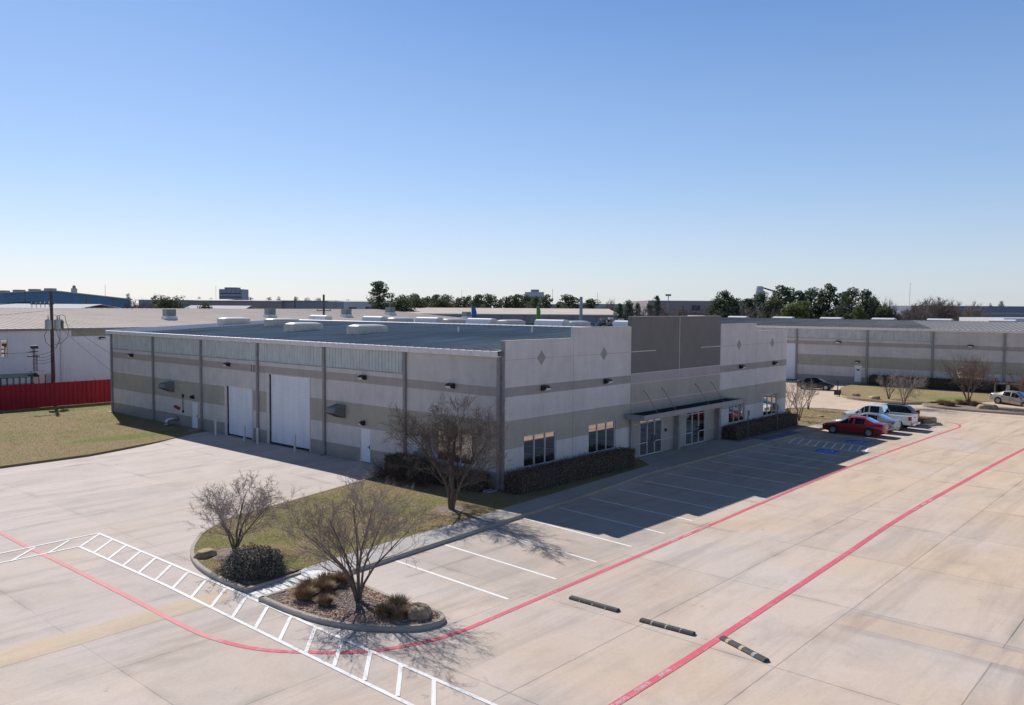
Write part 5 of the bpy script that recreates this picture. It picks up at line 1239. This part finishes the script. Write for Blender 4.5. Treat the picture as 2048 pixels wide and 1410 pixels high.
def bareproto(seed):
    rr=random.Random(seed); tr=MB(); cr=MB(); H=14
    tr.path([(0,0,-.3),(.1,0,3),(.2,.1,7)],[.25,.2,.12],6)
    def gr(p_,d,L,r,l):
        p1=p_+d*L; (tr if l<1 else cr).path([p_,p_+d*L*.5+Vector((rr.gauss(0,.12),rr.gauss(0,.12),.1)),p1],[r*1.5,r*1.2,r*.9],3,False)
        if l<4:
            for _ in range(4 if l<3 else 5): gr(p_.lerp(p1,rr.uniform(.35,1)),(rvec(rr,d,R(rr.uniform(18,48)))+Vector((0,0,.15))).normalized(),L*rr.uniform(.5,.75),r*.6,l+1)
    for i in range(6):
        a=i*1.05+rr.random(); gr(Vector((.05,0,1.5+i*.7)),Vector((math.cos(a)*.55,math.sin(a)*.55,.85)).normalized(),4.6,.13,0)
    k=H/max(v[2] for v in cr.v)
    out=[]
    for nm,b in (('trunk',tr),('crown',cr)):
        q=bpy.data.meshes.new(nm); q.from_pydata([(x*k,y*k,z*k) for x,y,z in b.v],[],b.f); q.materials.append(M['ptrunk'] if nm=='trunk' else M['farbare']); out.append((nm,q))
    return out
PR={'pine':protos('pine',[1,2,3,4],['pine']*4),'pineg':protos('pine',[6,7],['pineg']*2),'oak':protos('oak',[11,12],['oak']*2),'faroak':protos('oak',[13,14],['faroak']*2),'bare':[bareproto(s) for s in (21,22,23)]}
TI=[0]
def bg_tree(kind,X,Y,H,Wd,label,group=None,rw=None):
    TI[0]+=1; i=TI[0]; pr=PR[kind][i%len(PR[kind])]
    nat={'pine':6.4,'pineg':6.4,'oak':7.6,'faroak':7.6,'bare':9.0}[kind]
    nm={'pine':'pine_tree','pineg':'pine_tree','oak':'broadleaf_tree','faroak':'broadleaf_tree','bare':'bare_tree'}[kind]
    t=thing(nm,label,'tree',(X,Y,0),i*1.7,group)
    for n_,me in pr:
        o=bpy.data.objects.new(n_,me); col.objects.link(o); o.parent=t
    w=(rw or Wd)/nat*1.12; t.scale=(w,w,H/14.0)
    return t
GA='pines behind the long dark warehouse'; GC='pines behind the far right warehouse'; GB='bare trees on the skyline'; GF='far hazy trees on the skyline'
ordw=['first','second','third','fourth','fifth','sixth','seventh','eighth','ninth','tenth']
bg_tree('pine',90.1,119.4,15.6,7.1,'tall lone pine with open crown standing highest beyond the pale tan roof',GA)
ordw+=['eleventh','twelfth','thirteenth','fourteenth','fifteenth','sixteenth','seventeenth','eighteenth']
rowA=[(123.9, 149.1, 13.3, 4.8), (121.4, 141.3, 13.6, 5.2), (138.1, 155.6, 13.0, 3.9), (133.3, 146.0, 13.4, 4.6), (132.8, 140.5, 13.5, 4.2), (151.9, 155.1, 12.9, 3.7), (149.7, 150.0, 13.4, 4.0), (135.5, 131.3, 13.4, 4.2), (134.9, 125.9, 13.6, 4.7), (153.2, 138.5, 12.5, 3.0), (147.0, 130.4, 13.3, 3.7), (147.2, 127.1, 13.6, 3.7), (158.3, 132.8, 13.8, 4.5), (146.1, 119.2, 13.2, 3.6), (144.8, 114.7, 13.5, 3.8), (158.6, 117.2, 13.8, 6.0), (170.7, 118.5, 12.8, 5.1), (164.7, 125.2, 11.7, 3.6)]
rowA.sort(key=lambda a:-(a[1]+29)/(a[0]+33))
for i,a in enumerate(rowA): bg_tree('pine',*a,'dark pine in the skyline row right of the tall lone pine, %s from the left'%ordw[i],GA,a[3]*1.5)
for i,a in enumerate([(99.5,122,12.3,7.0),(111,131,12.5,7.5),(125,135,12.6,8),(142,137,12.4,8),(150,130,12.3,8)]): bg_tree('oak',*a,'low dark broadleaf tree at the foot of the pine row, %s from left'%ordw[i],GA)
for i,a in enumerate([(126.3, 77.8, 10.9, 3.0), (136.0, 82.1, 11.9, 3.6), (141.7, 83.2, 11.3, 3.0), (139.4, 78.1, 11.0, 2.6), (140.7, 76.8, 12.9, 2.9)]): bg_tree('pine',*a,'small pine rising just left above the dark parapet panel, %s from the left'%ordw[i],'small pines above the dark parapet panel')
rowC=[(133.4, 57.8, 12.3, 3.7), (132.9, 55.5, 14.0, 5.2), (138.1, 55.5, 12.6, 4.0), (143.8, 55.0, 12.2, 4.1), (147.5, 54.0, 13.9, 5.2), (145.5, 50.1, 12.9, 3.8), (146.5, 47.7, 15.2, 6.2), (153.4, 47.3, 14.1, 4.6), (160.2, 47.3, 15.1, 5.4), (158.7, 44.3, 14.2, 3.5), (158.1, 42.1, 15.8, 4.8), (158.0, 39.0, 13.7, 4.1), (151.1, 34.8, 14.8, 5.0), (155.4, 32.9, 14.5, 4.8), (154.2, 31.1, 12.5, 3.0)]
rowC.sort(key=lambda a:-(a[1]+29)/(a[0]+33))
for i,a in enumerate(rowC): bg_tree('pine',*a,'large dark pine above the far right warehouse roof, %s from the left'%ordw[i],GC,a[3]*1.2)
for i,(k,*a) in enumerate([('pineg',133.8,39.0,11.6,6.6),('pineg',127.8,38.2,11.0,7.2),('oak',139.7,47.5,12.4,6),('pineg',139,29.0,10.6,4.0),('oak',150,27.5,11.0,5)]): bg_tree(k,*a,['bright olive pine low in front of the dark pines, right-hand one','bright olive pine low in front of the dark pines, left-hand one','rounded dark tree tucked between the left dark pines','yellow-green bushy tree at the right foot of the dark pines','dark shrubby tree at the right end of the dark pines'][i],GC)
bare=[(156.2,28.9,13.2,4.8),(154.3,23.3,12.4,5.6),(159.9,21.6,13.0,6.4),(166.9,19.7,12.9,6.2),(162.8,17.7,12.6,5.6),(166.8,16.7,12.1,5.4),(163.0,13.4,11.3,4.8),(155,26,11.5,5),(152,21,10.8,5),(158,16,10.6,5)]
for i,a in enumerate(bare): bg_tree('bare',*a,'greyish bare tree in the leafless thicket right of the pines, %s from the left'%['first','third','fifth','seventh','eighth','ninth','last','second','fourth','sixth'][i],GB)
for i,a in enumerate([(133.8,69.3,11.2,5.7),(142.1,67.5,10.9,6.2),(138.4,62.5,10.6,6),(128.0,74,10.8,5.5),(132.4,48.1,10.6,5.6),(142,52,10.8,6)]): bg_tree('bare',*a,'brown bare tree in the scrub just above the dark parapet panel, %s from the left'%['second','third','fourth','first','sixth','fifth'][i],GB)
bg_tree('bare',165.7,109.1,13.0,4.4,'pale bare tree standing alone left of the small pines',GB)
for i,a in enumerate([(63.7,179.5,11.8,5.5),(66.2,191.7,11.2,5.0),(69.5,186,11.2,5.5)]): bg_tree('bare',*a,'bare tree between the blue building and the round evergreen, %s from the left'%['second','first','third'][i],GB)
bg_tree('oak',39.1,116.5,11.9,6.6,'round dense evergreen tree standing right of the blue building')
bg_tree('oak',44.5,112.5,10.6,3.4,'small dark bush tree against the right side of the round evergreen')
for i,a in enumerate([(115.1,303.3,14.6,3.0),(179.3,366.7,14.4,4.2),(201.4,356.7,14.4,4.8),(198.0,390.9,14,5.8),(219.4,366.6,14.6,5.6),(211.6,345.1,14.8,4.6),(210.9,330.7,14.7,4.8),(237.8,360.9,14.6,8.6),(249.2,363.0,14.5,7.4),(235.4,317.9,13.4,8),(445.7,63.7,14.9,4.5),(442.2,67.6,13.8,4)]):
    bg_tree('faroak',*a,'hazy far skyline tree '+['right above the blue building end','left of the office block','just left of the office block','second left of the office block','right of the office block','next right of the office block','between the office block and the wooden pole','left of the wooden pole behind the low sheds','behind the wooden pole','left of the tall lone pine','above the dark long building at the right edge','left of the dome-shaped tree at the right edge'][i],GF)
# far woods along the horizon
rr=random.Random(9); g=MB()
ang=-25.0
while ang<115:
    a=R(ang); d=rr.uniform(480,900); hh=rr.uniform(10.2,12.8)*(d/800)**.25; w=rr.uniform(8,18)
    cx,cy=-33+math.cos(a)*d,-29+math.sin(a)*d
    def fn():
        u=rr.uniform(-1,1); z=rr.uniform(.0,1); k=math.sqrt(max(0,1-u*u*.8))
        return (cx-math.sin(a)*u*w,cy+math.cos(a)*u*w,hh*z*k),(-math.cos(a),-math.sin(a),.4)
    leafcloud(g,70,3.0,fn,rr); ang+=.55
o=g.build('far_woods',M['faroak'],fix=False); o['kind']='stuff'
# ------------------------------------------------------------------ far buildings
def yawbox(g,a,b,depth,z0,z1):
    """box whose front face runs from a to b on the ground plan, depth behind it"""
    d=Vector((b[0]-a[0],b[1]-a[1])); n=Vector((-d.y,d.x)).normalized()
    if n.dot(Vector((1,1)))<0: n=-n
    p_=[a,b,(b[0]+n.x*depth,b[1]+n.y*depth),(a[0]+n.x*depth,a[1]+n.y*depth)]
    g.prism(p_,z0,z1); return p_
def bld(name,label,cat,a,b,depth,z,wall,roof=None,wins=None,over=.3,roofz=None,extra=None):
    c=((a[0]+b[0])/2,(a[1]+b[1])/2,0); t=thing(name,label,cat,c)
    g=MB(); yawbox(g,a,b,depth,-.3,z); g.build('wall',wall,t)
    d=Vector((b[0]-a[0],b[1]-a[1])); L=d.length; d.normalize(); n=Vector((-d.y,d.x))
    if n.dot(Vector((1,1)))<0: n=-n
    if roof:
        g=MB(); A=(a[0]-d.x*over-n.x*over,a[1]-d.y*over-n.y*over); B_=(b[0]+d.x*over-n.x*over,b[1]+d.y*over-n.y*over)
        zr=roofz or z+.3; Z=[z+.01,zr]
        q=[A,B_,(B_[0]+n.x*depth/2,B_[1]+n.y*depth/2),(A[0]+n.x*depth/2,A[1]+n.y*depth/2),(B_[0]+n.x*depth,B_[1]+n.y*depth),(A[0]+n.x*depth,A[1]+n.y*depth)]
        g.add([(*q[0],z+.0),(*q[1],z+.0),(*q[0],z+.25),(*q[1],z+.25),(*q[2],zr+.25),(*q[3],zr+.25),(*q[4],z+.25),(*q[5],z+.25)],[(0,1,3,2),(2,3,4,5),(5,4,6,7)]); g.build('roof',roof,t)
    if wins:
        for (u0,u1,z0,z1) in wins:
            g=MB(); p0=(a[0]+d.x*u0*L-n.x*.06,a[1]+d.y*u0*L-n.y*.06); p1=(a[0]+d.x*u1*L-n.x*.06,a[1]+d.y*u1*L-n.y*.06)
            yawbox(g,p0,p1,.05,z0,z1); g.build('window',M['farglass'],t)
    return t
M['farglass']=pmat('far_window',(.06,.075,.09),.3)
M['blue']=pmat('blue_cladding',(.12,.255,.41),.6,var=.10,scale=.4,streak=.25)
M['farwhite']=pmat('far_white_wall',(.55,.57,.60),.8,var=.06,scale=.2)
M['fargrey']=pmat('far_grey_wall',(.32,.33,.36),.8,var=.08,scale=.2)
M['fartan']=pmat('far_tan_wall',(.36,.31,.28),.8,var=.08,scale=.2)
M['farmauve']=pmat('far_mauve_wall',(.28,.265,.30),.8,var=.06,scale=.2)
M['farbrown']=pmat('far_brown_wall',(.36,.31,.32),.8,var=.06,scale=.2)  # wall colour lightened to carry distance haze
M['farslate']=pmat('far_slate_wall',(.20,.23,.30),.8,var=.06,scale=.2)
M['farslate2']=pmat('far_pale_slate_wall',(.26,.27,.33),.8,var=.06,scale=.2)
M['office']=pmat('office_cladding',(.30,.36,.46),.6,var=.06,scale=.05)
# blue building, gable end
t=thing('blue_building','large blue clad industrial building with shallow gable at the left skyline','industrial building',(52.5,207.6,0))
ap=Vector((52.5,207.6)); dr=Vector((13.6,-15.6)).normalized(); nb=Vector((.40,.916)).normalized(); hw_=20.8
Lp,Rp=ap-dr*hw_*1.5,ap+dr*hw_
g=MB()
for k in (0,1):
    o_=nb*(70*k); g.v+=[(*(Lp+o_),-.3),(*(Rp+o_),-.3),(*(Rp+o_),11.2),(*(ap+o_),13.4),(*(Lp+o_),11.6)]
g.f=[(0,1,2,3,4),(5,6,7,8,9),(1,6,7,2),(0,5,9,4)]; g.build('wall',M['blue'],t)
g=MB()
for k,(q,z) in enumerate(((Lp-dr*.6,11.75),(ap,13.55),(Rp+dr*.6,11.3))):
    for o_ in (-nb*.5,nb*70): g.v.append((*(q+o_),z))
for k,(q,z) in enumerate(((Lp-dr*.6,11.5),(ap,13.28),(Rp+dr*.6,11.05))): g.v.append((*(q-nb*.5),z))
g.f=[(0,2,3,1),(2,4,5,3),(6,7,2,0),(7,8,4,2)]; g.build('roof',M['tanroof'],t)
for k in range(4):
    q=ap-dr*(1.0+k*4.2); g=MB(); yawbox(g,(q.x-1.3*dr.x+nb.x*3,q.y-1.3*dr.y+nb.y*3),(q.x+1.0*dr.x+nb.x*3,q.y+1.0*dr.y+nb.y*3),2,12.6,14.05-k*.22); g.build('roof_vent',M['fargrey'],t)
bld('white_shed','low building with bright white roof in front of the blue building','shed',(2,142),(24.5,117.8),16,8.9,M['farwhite'],M['paleroof'],roofz=9.6)
bld('white_shed','low building with pale blue-white roof right of the round evergreen','shed',(40.8,114.4),(47.8,106.4),10,8.7,M['fargrey'],M['paleroof'],roofz=9.5)
bld('warehouse','long low tan warehouse with dark eave line below the office block','warehouse',(96,218.5),(115.2,196.7),30,11.0,M['fartan'],M['farmauve'],roofz=11.3)
bld('warehouse','grey windowless shed beside the wooden pole, right of the tan warehouse','warehouse',(116.4,198.4),(126,187.5),25,11.2,M['fargrey'],M['fargrey'],roofz=11.3)
bld('warehouse','pale grey long shed left of the office block above the pale tan roof','warehouse',(104,270),(124,247),25,11.4,M['fargrey'],M['farwhite'],roofz=11.8)
bld('warehouse','white industrial building with dark windows left of the tall lone pine','warehouse',(146,222.5),(162,204.2),30,11.2,M['farwhite'],M['paleroof'],[(.15,.35,8.6,9.6),(.5,.62,8.6,9.4),(.75,.9,8.6,9.6)],roofz=11.7)
o=bld('office_block','blue-grey multi-storey office block on the left skyline','office block',(435.7,804.3),(452.1,785.6),22,27.3,M['office'],None,[(.04,.96,z,z+1.3) for z in (10,14,18,22)]+[(x,x+.03,24.3,26) for x in (.1,.3,.5,.7,.9)])
g=MB(); yawbox(g,(440,800.5),(448.5,790.8),14,27.3,29.2); g.build('plant_room',M['fargrey'],o)
o=bld('office_block','pale grey-blue tower block behind the middle of the pine row','office block',(653.8,556),(667.4,540.6),20,26.3,M['farwhite'],None,[(.05,.95,z,z+1.4) for z in (12,16,20)])
g=MB(); yawbox(g,(658.1,551.2),(663.9,544.7),10,26.3,29.0); g.build('plant_room',M['office'],o)
t=thing('silo','pale round storage silo rising behind the blue building','silo',(129.5,393.5,0))
g=MB(); g.path([(129.5,393.5,0),(129.5,393.5,17.4)],1.35,16); g.build('tank',M['farwhite'],t); g=MB(); g.path([(129.5,393.5,17.4),(129.5,393.5,18.6),(129.5,393.5,19.0)],[.8,.7,.1],12); g.build('vent_cap',M['fargrey'],t)
cw=bld('warehouse','long dark mauve warehouse with tan metal roof in the middle distance','warehouse',(92,116.5),(126,78),44,8.0,M['farmauve'],M['tanroof'],[(.30,.34,6.2,7.6),(.56,.585,5.8,6.9)],roofz=9.3)
for k in range(9):
    d=Vector((34,-38.5)).normalized(); q=Vector((94,114.2))+d*k*5.4-Vector((.75,.66))*.12
    g=MB(); yawbox(g,(q.x,q.y),(q.x+d.x*.2,q.y+d.y*.2),.1,0,8); g.build('downspout',M['farslate'],cw)
bld('white_shed','white flat building glimpsed between the pines, right of the tower block','shed',(167,137.8),(179,124),15,10.6,M['farwhite'],M['paleroof'],[(.2,.3,9,10),(.6,.7,9,10)],roofz=10.8)
bld('white_shed','white building with dark windows behind the pale bare tree','shed',(178,125.3),(188,113.8),15,11.0,M['farwhite'],None,[(.3,.45,8.2,9.8),(.6,.72,8.2,9.8)])
bld('warehouse','large brown-mauve building behind the bare scrub and pines','warehouse',(165,94.6),(184,73),40,11.9,M['farbrown'],None,[(.42,.5,9.2,10.6)])
bld('warehouse','long slate grey building along the right skyline','warehouse',(245,49),(280,9),30,11.1,M['farslate'],None)
bld('warehouse','pale slate lower building in front of the right skyline building','warehouse',(226,40),(252,10.6),10,9.0,M['farslate2'],None)
bld('white_shed','bright white shed behind the far right warehouse at the frame edge','shed',(126.9,1.1),(137,-10.4),14,8.5,M['white'],None)
t=thing('cone_silo','white conical silo with dark conveyor arm behind the dark pines','silo',(252,102.5,0))
g=MB(); g.path([(252,102.5,0),(252,102.5,14.0),(252,102.5,17.2),(252,102.5,17.9)],[1.9,1.9,1.25,1.1],16); g.build('tank',M['farwhite'],t)
g=MB(); g.path([(252.6,101.6,17.4),(257.5,96.2,15.2),(263,90,12.6)],.28,6); g.build('conveyor_arm',M['dark'],t)
# yard behind the main warehouse: scrap heap, green wall, tall flags
rr=random.Random(4); t=thing('scrap_heap','jagged heap of mixed scrap metal beyond the warehouse roof','scrap heap',(89,56,0)); cols=['spout','cap','dark','hood','white','fargrey','fartan','farslate']
M['fsc']=M['spout']; gs={c:MB() for c in cols}
for _ in range(900):
    u=rr.uniform(-1,1); k=rr.random()**.5; a=(89+u*4.2+rr.gauss(0,.3),56-u*4.6+rr.gauss(0,.5)); top=(4.6+3.4*min(1,(u+1)*.9))*(1-.15*abs(u))
    gs[rr.choice(cols)].obox((a[0],a[1],top*rr.uniform(.5,1)),(rr.uniform(.2,1.1),rr.uniform(.1,.5),rr.uniform(.05,.45)),rr.uniform(0,3))
g=MB(); g.prism([(85,60.5),(93.2,51.4),(95,53.5),(87,62)],0,5.6); g.build('heap_core',M['dark'],t)
for c in cols: gs[c].build('scrap_metal',M[c],t)
M['greenw']=pmat('green_wall',(.03,.17,.13),.6,var=.1,scale=.5)
t=thing('green_wall','teal green corrugated screen wall in front of the dark mauve warehouse','wall',(83,66.5,0))
for k in range(6):
    a=Vector((75.5,74.5)); b=Vector((91.5,57.5)); p0=a.lerp(b,k/6+.004); p1=a.lerp(b,(k+1)/6-.004); g=MB(); yawbox(g,tuple(p0),tuple(p1),.2,0,7.0); g.build('wall_panel',M['greenw'],t)
def flag(name,label,x,y,z,matn,w):
    t=thing(name,label,'flag',(x,y,0)); g=MB(); g.path([(x,y,0),(x,y,z)],.05,6); g.build('flag_pole',M['spout'],t)
    g=MB(); dx,dy=.66*w,-.75*w; rows=[(z-2.6,.75),(z-2.0,.95),(z-1.0,1.0),(z-.4,.8),(z,.35)]
    g.v=[q for zz,k in rows for q in ((x+.03,y,zz),(x+dx*k*.5,y+dy*k*.5+.12,zz),(x+dx*k,y+dy*k,zz))]
    g.f=[(3*i+j,3*i+j+1,3*i+j+4,3*i+j+3) for i in range(len(rows)-1) for j in range(2)]; g.build('flag_cloth',matn,t,fix=False)
M['flagb']=pmat('blue_flag_cloth',(.02,.10,.32),.8); M['flagg']=pmat('green_flag_cloth',(.10,.30,.03),.8)
flag('feather_flag','dark blue feather flag rising behind the warehouse roof',57.2,57.9,10.0,M['flagb'],.75)
flag('feather_flag','bright green feather flag rising behind the warehouse roof',82.9,66.5,10.1,M['flagg'],.7)
# distant poles
def pole(label,x,y,z,r=.14,arm=0,m='pole'):
    t=thing('utility_pole',label,'utility pole',(x,y,0),0,'poles along the skyline')
    g=MB(); g.path([(x,y,0),(x,y,z)],[r,r*.8],8); g.build('pole_shaft',M[m],t)
    if arm:
        g=MB(); g.path([(x-.66*arm,y+.75*arm,z-2.1),(x+.66*arm,y-.75*arm,z-2.1)],.06,5); g.build('crossarm',M['pole'],t)
        for s in (-.9,0,.9):
            g=MB(); g.path([(x+.66*arm*s,y-.75*arm*s,z-2.05),(x+.66*arm*s,y-.75*arm*s,z-1.8)],.06,6); g.build('insulator',M['fargrey'],t)
pole('thick brown wooden pole with crossarm above the pale tan roof ridge',33.5,62.1,11.3,.17,.95)
pole('dark wooden pole against the right half of the blue building',29.4,127.5,11.5,.17)
pole('thin dark pole near the right end of the blue building',36.9,134.1,11.2,.11)
pole('dark pole against the left part of the blue building',25.8,146.8,12.2,.12)
pole('dark pole standing in front of the grey windowless shed',83.2,142.1,11.7,.16)
pole('slim grey pole in front of the white industrial building',89.7,134.7,11.1,.1,0,'galv')
pole('square grey-blue column between two pines right of the tower block',104.3,72.5,12.0,.38,0,'office')
def mast(label,x,y,z): 
    g=MB(); g.path([(x,y,0),(x,y,z)],.13,4); tag(g.build('radio_mast',M['farwhite'],loc=(x,y,0)),label,'mast',group='thin masts on the skyline')
for x,y,z,l in ((225.4,588,24,'above the right end of the blue building'),(329.8,621,26,'left of the blue-grey office block'),(359.6,283.5,21,'right of the tower block'),(377.3,263,19,'left above the dark parapet panel'),(394.8,395,22,'above the middle of the pine row'),(501.4,122.5,26,'above the bare thicket on the right')): mast('hair-thin radio mast on the skyline '+l,x,y,z)
t=thing('floodlight_mast','slim floodlight mast with lamp head above the scrub behind the parapet','light mast',(160,85.3,0))
g=MB(); g.path([(160,85.3,0),(160,85.3,13.3)],.1,6); g.build('pole_shaft',M['fargrey'],t)
g=MB(); g.box(159.4,160.6,84.8,85.8,13.0,13.5); g.build('lamp_head',M['fargrey'],t)
# ------------------------------------------------------------------ camera, sun, sky
cd=bpy.data.cameras.new('camera'); cam=bpy.data.objects.new('camera',cd); col.objects.link(cam)
fw=Vector((.75002186,.65917891,-.05431734)); rt=Vector((.66040718,-.75087906,.00655751)); up=Vector((.03646319,.04078984,.99850219))
m=Matrix((rt,up,-fw)).transposed().to_4x4(); m.translation=Vector((-32.8636,-29.3740,9.8)); cam.matrix_world=m
cd.sensor_width=36; cd.sensor_fit='HORIZONTAL'; cd.lens=1666.72/2048*36; cd.clip_end=8000; cd.clip_start=.1
scene.camera=cam
sv=Vector((.385,1.155,1.0)).normalized()
sd=bpy.data.lights.new('sun','SUN'); sun=bpy.data.objects.new('sun',sd); col.objects.link(sun)
sd.energy=5.0; sd.angle=R(.55); sd.color=(1.0,.955,.895)
sun.rotation_euler=(-sv).to_track_quat('-Z','Y').to_euler()
w=bpy.data.worlds.new('World'); scene.world=w; w.use_nodes=True; nt=w.node_tree
bg=nt.nodes['Background']; sky=nt.nodes.new('ShaderNodeTexSky'); sky.sky_type='NISHITA'; sky.sun_disc=False
sky.sun_elevation=math.asin(sv.z); sky.sun_rotation=math.atan2(sv.x,sv.y); sky.air_density=1.0; sky.dust_density=.6; sky.ozone_density=2.0; sky.altitude=50
tc=N(nt,'ShaderNodeTexCoord'); zz=sep(nt,tc.outputs['Generated'])[2]
tint=ramp(nt,zz,[(0,(.95,1.03,1.38)),(.12,(.83,.98,1.34)),(.36,(.64,.89,1.25)),(.55,(.27,.36,.48)),(1,(.16,.21,.29))])
k=10.0
haze=ramp(nt,zz,[(0,(.80/k,.87/k,.92/k)),(.05,(.70/k,.80/k,.90/k)),(.16,(.42/k,.61/k,.87/k)),(.36,(.165/k,.335/k,.70/k)),(.55,(.06/k,.11/k,.23/k)),(1,(.03/k,.06/k,.14/k))])
hz=mixc(nt,1.0,haze,(k/.085,k/.085,k/.085),'MULTIPLY')
nt.nodes[-1].clamp_result=False
skyc=mixc(nt,.5,mixc(nt,1.0,sky.outputs[0],tint,'MULTIPLY'),hz)
nt.links.new(skyc,bg.inputs[0]); bg.inputs[1].default_value=.085
scene.view_settings.view_transform='Standard'; scene.view_settings.look='None'; scene.view_settings.exposure=0; scene.view_settings.gamma=1
scene.cycles.max_bounces=6; scene.cycles.diffuse_bounces=3; scene.cycles.glossy_bounces=3; scene.cycles.use_denoising=True
scene.cycles.sample_clamp_indirect=6
